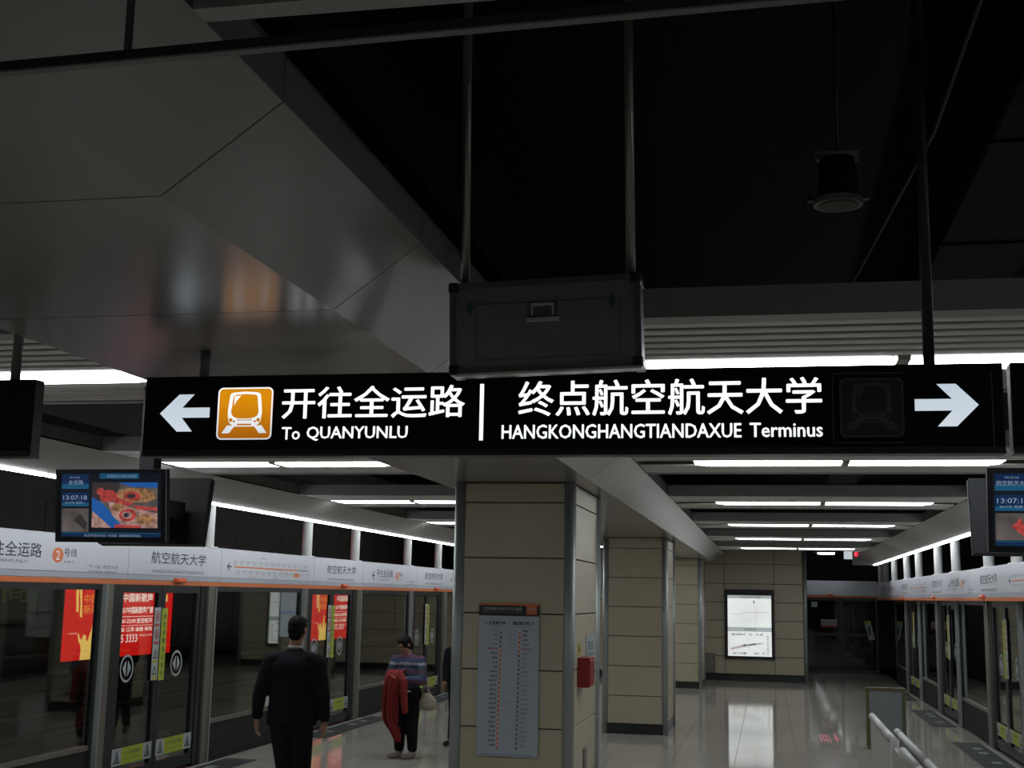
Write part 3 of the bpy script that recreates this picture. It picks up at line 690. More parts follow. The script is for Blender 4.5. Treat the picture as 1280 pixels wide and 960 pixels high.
o = obj('leaning_notice', FE.P([(1.72, 1.44), (1.90, 1.46), (2.0, 1.0), (1.84, .97)], .052, .003), M_pale, t); obj('notice_top', FE.P([(1.71, 1.52), (1.89, 1.54), (1.90, 1.46), (1.72, 1.44)], .052, .004), M_yel, o)
obj('notice_figure', FE.P([(1.80, 1.36), (1.86, 1.37), (1.89, 1.12), (1.85, 1.11)], .0555, .001), M_ink, o)
setting(obj('wall_service', B(((-.2, 43.2, -.0), (8, 43.4, ZC))), M_tun))
t = thing('hanging_plate', 'small white square plate hanging near the far platform end', 'sign', (2.35, 38.0, 3.3))
obj('plate', B(((2.13, 37.9, 3.28), (2.50, 37.94, 3.56)), bev=.004), mat_emit('lit_white_plate', (.50, .54, .56), 1), t); obj('rod', C((2.31, 37.92, 3.56), (2.31, 37.92, ZC), .01, 8), M_steel2, t)
t = thing('service_lamp', 'small lit tube above the far platform end', 'light fixture', (1.7, 38.3, 3.42))
obj('tube', C((1.42, 38.3, 3.45), (1.88, 38.3, 3.45), .022, 10), mat('lit_service_tube', (.9, .95, 1), .5, emit=60, ecol=(.9, .97, 1)), t, True); obj('tube_base', B(((1.3, 38.27, 3.475), (2.0, 38.33, 3.5))), M_lip, t); obj('rod', C((1.65, 38.3, 3.5), (1.65, 38.3, ZC), .01, 8), M_steel2, t)

# ============================================================ ADVERT BOXES on the left tunnel wall
FA = Face((-10.62, 0, 0), (0, 1, 0), (0, 0, 1))
def advert(y0, y1, z0, label, kind):
    z1 = 2.45
    t = thing('advert_light_box', label, 'light box', (-10.7, (y0 + y1) / 2, z0))
    f = bmesh.new()
    for a in ((y0 - .06, z0 - .06, y1 + .06, z0), (y0 - .06, z1, y1 + .06, z1 + .06), (y0 - .06, z0, y0, z1), (y1, z0, y1 + .06, z1)): FA.rect(f, *a, -.18, .02)
    obj('frame', f, M_black, t)
    if kind == 'red':
        W = y1 - y0; H = z1 - z0
        obj('poster', FA.R(y0, z0, y1, z1, -.02, 0), M_adred, t)
        yb = bmesh.new(); ob = bmesh.new(); wb = bmesh.new()
        def P(px, py): return (y0 + px * W, z0 + py * H)
        # dancers
        FA.poly(yb, [P(.160, .0), P(.165, .10), P(.158, .16), P(.140, .20), P(.132, .27), P(.142, .275), P(.150, .23), P(.168, .205), P(.172, .245), P(.185, .265), P(.200, .25), P(.205, .20), P(.218, .19), P(.228, .26), P(.238, .30), P(.252, .385), P(.264, .40), P(.262, .32), P(.258, .25), P(.262, .21), P(.275, .22), P(.283, .27), P(.30, .27), P(.31, .20), P(.33, .17), P(.34, .0)], .0005)
        FA.poly(yb, [P(.36, .0), P(.36, .2), P(.37, .3), P(.39, .26), P(.40, .0)], .0005)
        FA.text(ob, '中国最强', *P(.165, .585), *P(.40, .69), .001, .015); FA.text(ob, '新歌声', *P(.165, .475), *P(.36, .575), .001, .015)
        FA.poly(yb, [P(.118, .76), P(.140, .76), P(.158, .44), P(.138, .45), P(.136, .6)], .001); FA.poly(yb, [P(.095, .72), P(.115, .75), P(.125, .5), P(.108, .50)], .001)
        FA.text(wb, '中国新歌声 海选', *P(.50, .60), *P(.93, .70), .001, .03); FA.text(yb, '沈阳广播', *P(.84, .60), *P(.945, .69), .0015, .03)
        FA.text(wb, '2017中国新歌声广播', *P(.48, .47), *P(.80, .55), .001, .03)
        FA.rect(wb, *P(.46, .435), *P(.82, .441), .0, .001); FA.text(wb, '8:00-22:00 航空航天', *P(.47, .36), *P(.80, .42), .001, .03); FA.rect(wb, *P(.46, .335), *P(.82, .340), .0, .001)
        FA.text(wb, '地址 江泽 金融 商场', *P(.46, .27), *P(.80, .32), .001, .03); FA.text(wb, '3575 3333', *P(.42, .15), *P(.66, .24), .001, .02); FA.text(wb, '航空大学店', *P(.68, .21), *P(.82, .235), .001, .0)
        FA.text(wb, '广告有效', *P(.05, .27), *P(.13, .285), .001)
        FA.text(wb, '沈阳城市广播电台全程直播', *P(.52, .72), *P(.85, .75), .001)
        obj('figures', yb, M_adyel, t); obj('lettering', ob, M_adora, t); obj('lettering', wb, M_adwht, t)
    elif kind == 'grey':
        obj('poster', FA.R(y0, z0, y1, z1, -.02, 0), M_adgrey, t); obj('poster_band', FA.R(y0, z0 + .5, y1, z0 + .56, 0, .002), M_mapb, t)
    else:
        obj('poster', FA.R(y0, z0, y1, z1, -.02, 0), M_addim, t)
        obj('lettering', FA.T('广告招商', y0 + .2, z1 - .6, y1 - .2, z1 - .2, .001, .03), M_addimy, t)
    return t
advert(17.96, 21.64, .96, 'red lit poster with yellow dancers seen through the left doors below the monitors', 'red')
advert(28.85, 32.5, .93, 'red lit poster seen through the glass between the man and the woman', 'red')
advert(26.87, 27.95, 1.08, 'pale grey lit poster just left of the man in black', 'grey')
advert(13.6, 17.25, 1.62, 'dim unlit poster with faint yellow print at the left frame edge', 'dim')
for k, (y, z) in enumerate(((27.0, 1.63), (25.2, 1.6))):
    t = thing('blue_glint', 'tiny blue glow added on the right tunnel wall for a reflection in the glass, the %s one' % ('left' if k == 0 else 'right'), 'lamp', (7.5, y, z))
    obj('lens', B(((7.50, y - .06, z - .04), (7.53, y + .06, z + .05)), bev=.008), M_blueglint, t); obj('body', B(((7.53, y - .1, z - .08), (7.57, y + .1, z + .1)), bev=.005), M_black, t)  # added glowing blocks, stand in for blue reflections in the door glass

# ============================================================ MAIN HANGING SIGN
YS = 4.56; Z0s, Z1s = 2.6113, 2.9244
def sign_body(t, x0, x1):
    obj('casing', B(((x0, YS + .004, Z0s), (x1, YS + .07, Z1s)), bev=.003), M_black, t)
    obj('face_panel', B(((x0 + .006, YS, Z0s + .022), (x1 - .006, YS + .005, Z1s - .004))), M_signface, t)
    obj('bottom_trim', B(((x0, YS - .004, Z0s - .004), (x1, YS + .075, Z0s + .006)), bev=.002), M_frame, t)
sg = thing('direction_sign', 'long black lit direction sign with white lettering and two arrows hanging centre', 'sign', (-0.807, YS, Z0s))
sign_body(sg, -2.4118, 0.8051)
FG = Face((0, YS, 0), (1, 0, 0), (0, 0, 1)); n1 = .0015
aL = [(-2.3398, 2.777), (-2.2609, 2.8516), (-2.1986, 2.8516), (-2.2469, 2.799), (-2.1311, 2.799), (-2.1311, 2.7595), (-2.2469, 2.7595), (-2.2013, 2.7051), (-2.2644, 2.7051)]
obj('arrow', FG.P(aL, .0005, .002), M_arr, sg)['label'] = 'white left arrow'
aR = [(0.7209, 2.777), (0.6472, 2.7025), (0.5832, 2.7025), (0.6332, 2.7578), (0.5087, 2.7578), (0.5087, 2.799), (0.6332, 2.799), (0.5832, 2.8516), (0.6472, 2.8516)]
obj('arrow', FG.P(aR, .0005, .002), M_arr, sg)['label'] = 'white right arrow'
for s_, u0, v0, u1, v1 in (('开往全运路', -1.8329, 2.7507, -1.1068, 2.8761), ('To', -1.8285, 2.67, -1.754, 2.7192), ('QUANYUNLU', -1.7277, 2.6648, -1.326, 2.7209),
                           ('终点航空航天大学', -0.9033, 2.7507, 0.1947, 2.8849), ('HANGKONGHANGTIANDAXUE', -0.9647, 2.6674, -0.0877, 2.7209), ('Terminus', -0.0596, 2.6683, 0.1947, 2.7209)):
    cjk = ord(s_[0]) > 1000
    obj('lettering', FG.T(s_, u0, v0, u1, v1, n1, off=.014 if cjk else .024), M_let, sg)
obj('divider', FG.R(-1.0498, 2.663, -1.0349, 2.8761, .0005, .002), M_let, sg)
def train_icon(t, u0, v0, u1, v1, mb, mw, border=True):
    W, H = u1 - u0, v1 - v0; q = lambda x, y: (u0 + x / 100 * W, v0 + y / 100 * H)
    def rr(ins, r): return rrect(u0 + ins * W, v0 + ins * H, u1 - ins * W, v1 - ins * H, r * W)
    obj('icon_field', FG.P(rr(.0, .09), .0004, .001), mb, t)
    b = bmesh.new(); FG.ring(b, rr(0, .09), rr(.027, .07), .0012, .0008)
    body_o = [(24, 92), (30, 94), (50, 95.5), (70, 94), (76, 92), (78, 88), (81, 55), (81, 48), (79, 32), (74, 25), (69, 21), (50, 21), (31, 21), (26, 25), (21, 32), (19, 48), (19, 55), (22, 88)]
    body_i = [(29, 87), (33, 89), (50, 90.5), (67, 89), (71, 87), (72, 84), (75, 53), (74.5, 50), (73, 45), (69, 41), (61, 38.5), (50, 38), (39, 38.5), (31, 41), (27, 45), (25.5, 50), (25, 53), (28, 84)]
    sc_ = lambda P: [q(50 + (x - 50) * 1.0, 50 + (y - 50) * .90 + 1) for x, y in P]
    FG.ring(b, sc_(body_o), sc_(body_i), .0012, .0008)
    FG.poly(b, sc_([(30, 86), (42, 87), (34, 76), (30, 66)]), .0012, .0008)
    for k in (-1, 1): FG.poly(b, sc_([(50 + k * 18, 22), (50 + k * 31, 24), (50 + k * 41, 7), (50 + k * 27, 7)]), .0012, .0008)
    obj('train_pictogram', b, mw, t)
    d = bmesh.new()
    for k in (-1, 1):
        c = sc_([(50 + k * 25, 35)])[0]; FG.disc(d, c[0], c[1], .033 * W, .0022, .0006, seg=14); c = sc_([(50 + k * 19, 32)])[0]; FG.disc(d, c[0], c[1], .02 * W, .0022, .0006, seg=12)
    FG.poly(d, sc_([(37, 27), (63, 27), (63, 23.5), (37, 23.5)]), .0022, .0006); FG.poly(d, sc_([(36, 36.5), (50, 35.5), (64, 36.5), (62, 34), (38, 34)]), .0022, .0006)
    obj('lamp_marks', d, mb, t)
train_icon(sg, -2.0978, 2.6718, -1.8706, 2.8761, M_org, M_icon)
train_icon(sg, 0.2543, 2.6657, 0.4718, 2.8761, M_unlit, M_unlit2)
b = bmesh.new(); FG.rect(b, 0.2298, 2.8928, 0.4718, 2.8963, 0, .001); FG.rect(b, 0.2298, 2.6455, 0.4718, 2.649, 0, .001); FG.rect(b, 0.2298, 2.6455, 0.2333, 2.8963, 0, .001); obj('panel_outline', b, M_unlit2, sg)
obj('seam', FG.R(0.7647, 2.6262, 0.7683, 2.8981, 0, .001), M_unlit2, sg)
for x in (-2.1793, 0.5657): obj('hanger_tube', C((x, YS + .035, Z1s), (x, YS + .035, 3.03 if x < -1.5 else ZC), .020, 12), M_black if x > 0 else M_lip, sg, True)
sL = thing('direction_sign', 'black hanging sign cut off at the left frame edge', 'sign', (-3.7, YS, Z0s)); sign_body(sL, -4.56, -2.8941)
obj('hanger_tube', C((-3.0081, YS + .035, Z1s), (-3.0081, YS + .035, ZC), .020, 12), M_lip, sL, True)
sR = thing('direction_sign', 'black hanging sign cut off at the right frame edge', 'sign', (1.7, YS, Z0s)); sign_body(sR, 0.8288, 1.75)
obj('hanger_tube', C((1.55, YS + .035, Z1s), (1.55, YS + .035, ZC), .024, 12), M_lip, sR, True)

# ---- grey case hung in front of the sign
cs = thing('hanging_case', 'flat grey metal case with handle hung on two pipes before the sign', 'case', (-0.7586, 4.28, 2.8761))
cx0, cx1, cz0, cz1, yy = -1.0919, -0.4192, 2.8779, 3.198, 4.28
objs = []
objs.append(obj('body', B(((cx0, yy, cz0), (cx1, yy + .10, cz1)), bev=.004), M_case, cs))
f = bmesh.new(); e_ = .018
box(f, (cx0 - .004, yy - .006, cz0 - .004), (cx1 + .004, yy + .106, cz0 + e_)); box(f, (cx0 - .004, yy - .006, cz1 - e_), (cx1 + .004, yy + .106, cz1 + .004)); box(f, (cx0 - .004, yy - .006, cz0 + e_), (cx0 + e_, yy + .106, cz1 - e_)); box(f, (cx1 - e_, yy - .006, cz0 + e_), (cx1 + .004, yy + .106, cz1 - e_))
objs.append(obj('edge_profile', f, M_caseE, cs))
f = bmesh.new(); i0 = .09
for a, b_ in (((cx0 + i0, cz1 - .075), (cx1 - .07, cz1 - .079)), ((cx0 + i0, cz0 + .04), (cx1 - .07, cz0 + .044)), ((cx0 + i0, cz0 + .04), (cx0 + i0 + .004, cz1 - .075)), ((cx1 - .07, cz0 + .04), (cx1 - .066, cz1 - .075))): box(f, (a[0], yy - .002, a[1]), (b_[0], yy + .001, b_[1]))
objs.append(obj('panel_groove', f, M_caseE, cs))
for x in (cx0 - .008, cx1 - .030):
    for z in (cz0 - .008, cz1 - .030): objs.append(obj('corner_cap', B(((x, yy - .01, z), (x + .038, yy + .11, z + .038)), bev=.005), M_corner, cs))
h0 = -0.8112
hb = obj('handle_recess', B(((h0, yy - .006, 3.063), (h0 + .105, yy, 3.1191)), bev=.003), M_caseE, cs); objs.append(hb)
obj('handle', B(((h0 + .012, yy - .016, 3.1033), (h0 + .092, yy - .006, 3.1121)), ((h0 + .012, yy - .016, 3.0691), (h0 + .018, yy - .006, 3.1086)), ((h0 + .086, yy - .016, 3.0691), (h0 + .092, yy - .006, 3.1086)), ((h0 - .006, yy - .012, 3.0472), (h0 + .11, yy - .002, 3.0612))), M_slat, hb)
for x in (-1.0217, -0.513): objs.append(obj('latch', B(((x - .006, yy - .010, 3.0866), (x + .006, yy, 3.1305)), ((x - .010, yy - .006, 3.0998), (x + .010, yy, 3.1191)), bev=.002), M_green, cs))
objs.append(obj('bottom_rail', B(((cx0 + .02, yy - .012, cz0 - .014), (cx1 + .004, yy + .03, cz0 - .004)), bev=.002), M_slat, cs))
for x in (-1.0524, -0.4517): objs.append(obj('hanging_pipe', C((x, yy + .05, cz1 - .02), (x + .035, yy + .05, ZC), .017, 16), M_pipe, cs, True))
cs.rotation_euler = (0, -.030, 0)

# ---- thin rail across the top of the view
t = thing('hanging_rail', 'thin dark rail crossing the upper left on a rod', 'rail', (-.9, 1.66, 2.88))
for nm_, m_, d0_, d1_, za_, zb_ in (('bar', M_black, 0, .008, 2.881, 2.896), ('bar_foot', M_lip, 0, .016, 2.878, 2.881)):
    bb = bmesh.new(); prism(bb, [(-1.7, 1.672 + d0_, za_), (1.2, 1.545 + d0_, za_), (1.2, 1.545 + d1_, za_), (-1.7, 1.672 + d1_, za_)], (0, 0, zb_ - za_)); obj(nm_, bb, m_, t)
obj('rod', C((-.935, 1.645, 2.893), (-.935, 1.645, ZC), .0065, 10), M_frame, t, True); obj('rod', C((.9, 1.562, 2.893), (.9, 1.562, ZC), .0065, 10), M_frame, t, True)
# ---- ceiling speaker
t = thing('ceiling_speaker', 'round pale ceiling speaker hanging in the dark upper right', 'speaker', (.38, 6.5, 4.11))
bm = bmesh.new(); cyl(bm, (.38, 6.5, 4.115), (.38, 6.5, 4.145), .125, 28); obj('rim', bm, M_white if False else mat('speaker_rim', (.8, .76, .70), .5), t, False)
obj('grille', C((.38, 6.5, 4.108), (.38, 6.5, 4.116), .098, 28), mat('speaker_grille', (.42, .39, .34), .7, bump=.3, scale=200), t)
obj('can', C((.38, 6.5, 4.145), (.38, 6.5, 4.36), .10, 24, .09), M_plastic, t, True)
obj('bracket', B(((.27, 6.47, 4.36), (.49, 6.53, 4.40)), ((.27, 6.47, 4.14), (.275, 6.53, 4.36)), ((.485, 6.47, 4.14), (.49, 6.53, 4.36))), M_lip, t)
for xa_ in (.225, .50): obj('ear', B(((xa_, 6.48, 4.14), (xa_ + .035, 6.52, 4.165))), M_lip, t)
obj('rod', C((.38, 6.5, 4.4), (.38, 6.5, ZC), .01, 8), M_plastic, t, True)
# conduits and ducts in the black ceiling
t = thing('ceiling_duct', 'black air duct in the ceiling void at the upper right', 'duct', (1.6, 6, 4.7)); 
obj('duct_body', B(((1.3, 2, 4.75), (2.0, 30, 5.15)), bev=.01), M_void, t)
for k in range(12): obj('flange', B(((1.28, 3 + 2.2 * k, 4.73), (2.02, 3.05 + 2.2 * k, 5.17))), M_void, t)
t = thing('cable_conduit', 'thin cable loop running down the black ceiling at the upper right', 'cable', (1.0, 5, 4.9))
bm = bmesh.new(); cyl(bm, (1.05, 3.2, 5.0), (1.0, 7.5, 4.85), .012, 8); cyl(bm, (1.0, 7.5, 4.85), (.62, 12, 4.7), .012, 8); obj('conduit', bm, mat('dark_conduit', (.03, .03, .03), .9, spec=.1), t)

# ============================================================ MONITORS
def monitor_pair(cx, yf, label_f, label_b, kind, grp):
    Wd, Ht, D = .66, .405, .05; zc = 2.548
    tilt = radians(7)
    for sgn, lab in ((1, label_f), (-1, label_b)):
        t = thing('monitor', lab, 'monitor', (cx, yf if sgn > 0 else yf + .50, zc - Ht / 2), grp)
        F = Face((cx, yf if sgn > 0 else yf + .50, zc), (sgn, 0, 0), (0, 0, 1))
        obj('casing', F.R(-Wd / 2, -Ht / 2, Wd / 2, Ht / 2, -D, 0), M_plastic, t)
        f = bmesh.new(); bz = .022
        for a in ((-Wd / 2, -Ht / 2, Wd / 2, -Ht / 2 + .03), (-Wd / 2, Ht / 2 - bz, Wd / 2, Ht / 2), (-Wd / 2, -Ht / 2 + .03, -Wd / 2 + bz, Ht / 2 - bz), (Wd / 2 - bz, -Ht / 2 + .03, Wd / 2, Ht / 2 - bz)): F.rect(f, *a, 0, .012)
        obj('bezel', f, M_plastic, t)
        f = bmesh.new()
        for a in ((-Wd / 2 - .003, -Ht / 2, -Wd / 2, Ht / 2), (Wd / 2, -Ht / 2, Wd / 2 + .003, Ht / 2)): F.rect(f, *a, -.004, .006)
        obj('edge_trim', f, M_bezel, t)
        if sgn < 0: obj('screen', F.R(-Wd / 2 + bz, -Ht / 2 + .03, Wd / 2 - bz, Ht / 2 - bz, 0, .003), M_scb, t)
        else:
            sc_ = obj('screen', F.R(-Wd / 2 + bz, -Ht / 2 + .03, Wd / 2 - bz, Ht / 2 - bz, 0, .003), M_scb, t)
            u = lambda x: -Wd / 2 + x * Wd; v = lambda y: Ht / 2 - y * Ht
            def Q(x0, y0, x1, y1, m, n=.0032, nm='screen_field'): return obj(nm, F.R(u(x0), v(y1), u(x1), v(y0), n, n + .0004), m, sc_)
            Q(.05, .07, .30, .27, M_scn); Q(.05, .20, .30, .27, M_scc, .0037); Q(.05, .32, .30, .51, M_scn); Q(.05, .46, .30, .51, M_scc, .0037)
            Q(.05, .54, .30, .86, M_scg)
            obj('screen_field', F.P([(u(.16), v(.70)), (u(.22), v(.60)), (u(.29), v(.74)), (u(.27), v(.84))], .0037, .0004), M_scd if kind == 'l' else M_scr, sc_)
            b_ = bmesh.new()
            F.text(b_, '全运路' if kind == 'l' else '航空航天大学', u(.11 if kind == 'l' else .06), v(.21), u(.25 if kind == 'l' else .30), v(.15), .0045)
            F.text(b_, '终点站', u(.12), v(.125), u(.22), v(.10), .0045); F.text(b_, '13:07:18', u(.065), v(.42), u(.285), v(.36), .0045); F.text(b_, '2017年 星期一', u(.08), v(.475), u(.27), v(.445), .0045)
            Q(.40, .055, .76, .13, M_scc); F.text(b_, '航空航天大学站 欢迎您', u(.47), v(.115), u(.74), v(.075), .0045)
            Q(.05, .875, .97, .94, M_scn); Q(.05, .868, .97, .88, M_scc, .0037); F.text(b_, '本次列车终点站  全运路  请乘客有序候车', u(.26), v(.93), u(.78), v(.89), .0045)
            obj('screen_lettering', b_, M_scw, sc_)
            X0_, Y0_, X1_, Y1_ = .33, .18, .93, .80
            Q(X0_, Y0_, X1_, Y1_, M_scg, .0032, 'screen_picture')
            q = lambda x, y: (u(X0_ + x * (X1_ - X0_)), v(Y0_ + y * (Y1_ - Y0_)))
            def el(cx_, cy_, rx, ry, m, n, rot=0.):
                pts = []
                for i in range(18):
                    a = 2 * pi * i / 18; x = rx * cos(a); y = ry * sin(a); x, y = x * cos(rot) - y * sin(rot), x * sin(rot) + y * cos(rot); pts.append(q(min(1, max(0, cx_ + x)), min(1, max(0, cy_ + y))))
                obj('screen_picture', F.P(pts[::-1], n, .0003), m, sc_)
            def pg(P, m, n): obj('screen_picture', F.P([q(*p_) for p_ in P][::-1], n, .0003), m, sc_)
            pg([(0, .0), (.45, .0), (.35, .35), (0, .45)], M_scd, .0037)
            pg([(.4, 0), (1, 0), (1, .12), (.6, .1)], M_scp, .0039); pg([(0, .33), (.12, .42), (.55, 1), (.3, 1), (0, .62)], M_scp, .0039)
            pg([(0, .62), (.3, 1), (0, 1)], M_sck, .0039)
            el(.25, .3, .12, .14, M_scr, .0042, .5); el(.13, .2, .06, .08, M_scr, .0042); el(.5, .35, .16, .22, M_scr, .0042, .3)
            el(.68, .28, .30, .16, M_sco, .0045, .1); el(.62, .30, .13, .10, M_scr, .0048, .2); el(.60, .30, .07, .05, M_scd, .0051)
            pg([(.25, .42), (.6, .55), (1, .68), (1, 1), (.5, 1), (.3, .7)], M_sck, .0045)
            el(.40, .55, .09, .10, M_sco, .0048); el(.55, .72, .13, .14, M_scr, .0048, .4); el(.54, .72, .08, .08, M_sck, .0051); el(.53, .72, .04, .05, M_scd, .0054)
            el(.82, .82, .13, .12, M_sco, .0048); pg([(.62, .50), (1, .55), (1, .62), (.7, .6)], M_scr, .0051); pg([(.35, .92), (.75, .95), (.75, 1), (.35, 1)], M_scr, .0051)
        t.rotation_euler = (tilt if sgn > 0 else -radians(12), 0, 0)
    t = thing('monitor_mount', 'black hanging post and yoke carrying the %s pair of monitors' % ('left' if kind == 'l' else 'right'), 'bracket', (cx, yf + .25, 2.75))
    obj('post', B(((cx + .04, yf + .19, 2.60), (cx + .135, yf + .28, ZC)), bev=.004), M_plastic, t)
    obj('yoke', B(((cx - .1, yf + .048, 2.50), (cx + .22, yf + .452, 2.60)), bev=.004), M_plastic, t)
monitor_pair(-3.585, 6.50, 'left hanging monitor facing the camera with a colourful food picture', 'back of the dark monitor hung behind the left lit one', 'l', None)
monitor_pair(1.375, 6.50, 'right hanging monitor with blue clock panel, cut by the frame edge', 'back of the dark monitor hung behind the right lit one', 'r', None)

# ============================================================ BALUSTRADE, STAND, FLOOR MARK
t = thing('stair_balustrade', 'pale balustrade with round top rail at the lower right, left one of two', 'railing', (.885, 9, 0))
obj('panel', B(((.87, 6.0, 0), (.90, 12.02, 1.05)), bev=.004), M_balus, t)
for a, b_ in ((12.05, 10.62), (10.60, 9.95), (9.35, 8.35), (8.33, 6.2)):
    obj('top_rail', C((.885, a, 1.085), (.885, b_, 1.085), .030, 16), M_railt, t, True)
bm = bmesh.new(); bmesh.ops.create_uvsphere(bm, u_segments=14, v_segments=8, radius=.03, matrix=Matrix.Translation((.885, 12.05, 1.085))); obj('rail_end', bm, M_railt, t, True)
obj('end_post', C((.885, 9.93, .0), (.885, 9.93, 1.10), .032, 14), M_railt, t, True)
t = thing('stair_balustrade', 'pale balustrade with round top rail at the lower right, right one of two', 'railing', (.955, 8.5, 0))
obj('panel', B(((.965, 6.0, 0), (.985, 10.6, 1.05)), bev=.004), M_balus, t)
for a, b_ in ((10.7, 10.45), (10.43, 8.75), (8.73, 6.2)): obj('top_rail', C((.955 + .02, a, 1.085), (.955 + .02, b_, 1.085), .028, 16), M_railt, t, True)
t = thing('floor_stand', 'low frosted panel in a bronze frame standing behind the balustrade', 'stand', (1.65, 19.6, 0))
f = bmesh.new()
box(f, (1.36, 19.58, 0), (1.405, 19.66, .86)); box(f, (1.87, 19.58, 0), (1.915, 19.66, .86)); box(f, (1.405, 19.58, .82), (1.87, 19.66, .86)); box(f, (1.405, 19.58, .06), (1.87, 19.66, .10))
obj('frame', f, M_gold, t); obj('panel', B(((1.405, 19.61, .10), (1.87, 19.63, .82))), M_frost, t)
for x in (1.38, 1.89): obj('foot', B(((x - .02, 19.45, 0), (x + .02, 19.8, .03)), bev=.004), M_gold, t)
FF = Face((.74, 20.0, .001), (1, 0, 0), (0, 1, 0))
t = thing('painted_reflection', 'faint pink reflection painted as strokes on the floor in front of the far screen', 'sticker', (.85, 20.8, 0))  # red light mirrored in the polished floor, painted as pink strokes
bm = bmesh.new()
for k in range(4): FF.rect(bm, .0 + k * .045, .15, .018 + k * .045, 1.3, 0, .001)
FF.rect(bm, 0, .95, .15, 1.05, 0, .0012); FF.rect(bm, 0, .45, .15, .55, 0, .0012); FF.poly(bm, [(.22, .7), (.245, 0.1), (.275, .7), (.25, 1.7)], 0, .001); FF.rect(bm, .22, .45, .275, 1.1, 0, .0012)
obj('lettering', bm, M_frefl, t)  # strokes of the painted reflection, not print

# ============================================================ PEOPLE
def ell(bm, c, r, rot=None, seg=16):
    M = Matrix.Translation(c) @ (rot or Matrix()) @ Matrix.Diagonal((*r, 1))
    bmesh.ops.create_uvsphere(bm, u_segments=seg, v_segments=max(8, seg // 2 + 2), radius=1, matrix=M)
def limb(bm, p, q, r0, r1, flat=1.0):
    p, q = Vector(p), Vector(q); d = q - p
    ret = bmesh.ops.create_cone(bm, cap_ends=True, segments=14, radius1=r0, radius2=r1, depth=d.length)
    bmesh.ops.transform(bm, matrix=Matrix.Translation((p + q) / 2) @ d.to_track_quat('Z', 'Y').to_matrix().to_4x4(), verts=ret['verts'])
    ell(bm, p, (r0,) * 3, seg=12); ell(bm, q, (r1,) * 3, seg=12)
def chain(bm, pts):
    for (p, r0), (q, r1) in zip(pts, pts[1:]): limb(bm, p, q, r0, r1)
def fuse(bm, name, m, parent, voxel=.012, smooth=4, fac=.6):
    """one continuous surface out of overlapping volumes, points in the thing's own frame"""
    me = bpy.data.meshes.new(name); bm.to_mesh(me); bm.free(); o = bpy.data.objects.new(name, me); COL.objects.link(o)
    a = o.modifiers.new('r', 'REMESH'); a.mode = 'VOXEL'; a.voxel_size = voxel
    s = o.modifiers.new('s', 'SMOOTH'); s.factor = fac; s.iterations = smooth
    dg = bpy.context.evaluated_depsgraph_get(); me2 = bpy.data.meshes.new_from_object(o.evaluated_get(dg)); me2.name = name
    bpy.data.objects.remove(o); o = bpy.data.objects.new(name, me2); COL.objects.link(o)
    me2.materials.clear(); me2.materials.append(m)
    for p in me2.polygons: p.use_smooth = True
    o.parent = parent; return o
V = Vector
def hand(bm, wrist, dirv, palm_n, side, s=1., curl=.5):
    """palm, four bent fingers of unequal length and a thumb leaving the side of the palm"""
    d = V(dirv).normalized(); n = V(palm_n); n = (n - d * n.dot(d)).normalized(); t = d.cross(n) * side
    w0 = V(wrist)
    limb(bm, w0, w0 + d * .045 * s, .022 * s, .026 * s)
    for k, (off, ln) in enumerate(((-.030, .070), (-.010, .078), (.010, .073), (.030, .058))):
        base = w0 + d * .05 * s + t * off * s * .6; kn = w0 + d * .088 * s + t * off * s
        limb(bm, base, kn, .015 * s, .0115 * s)
        p1 = kn + (d * cos(curl * .6) + n * sin(curl * .6)) * ln * .45 * s; p2 = p1 + (d * cos(curl * 1.5) + n * sin(curl * 1.5)) * ln * .33 * s; p3 = p2 + (d * cos(curl * 2.2) + n * sin(curl * 2.2)) * ln * .22 * s
        chain(bm, [(kn, .0105 * s), (p1, .009 * s), (p2, .0085 * s), (p3, .0075 * s)])
    b0 = w0 + d * .025 * s - t * .022 * s; b1 = b0 + (d * .6 - t * .75 + n * .3).normalized() * .035 * s; b2 = b1 + (d * .9 - t * .25 + n * .35).normalized() * .032 * s
    chain(bm, [(b0, .014 * s), (b1, .012 * s), (b2, .0095 * s)])
def head(bm, c, s, yaw, nod):
    """skull, jaw, nose, brow, lips, ears; faces -y before yaw/nod"""
    R = Matrix.Translation(c) @ Matrix.Rotation(yaw, 4, 'Z') @ Matrix.Rotation(nod, 4, 'X')
    def e(p, r): ell(bm, (0, 0, 0), (1, 1, 1), R @ Matrix.Translation(V(p) * s) @ Matrix.Diagonal((r[0] * s, r[1] * s, r[2] * s, 1)))
    e((0, .012, .035), (.074, .092, .082)); e((0, -.022, -.025), (.058, .066, .082)); e((0, -.045, -.085), (.034, .036, .028))
    e((0, -.092, -.010), (.011, .018, .026)); e((0, -.082, .028), (.05, .016, .012)); e((0, -.082, -.052), (.024, .014, .008)); e((0, -.080, -.066), (.021, .013, .007))
    e((.033, -.068, -.018), (.02, .02, .02)); e((-.033, -.068, -.018), (.02, .02, .02))
    for k in (-1, 1): e((k * .078, .012, -.008), (.010, .020, .030))
    return R

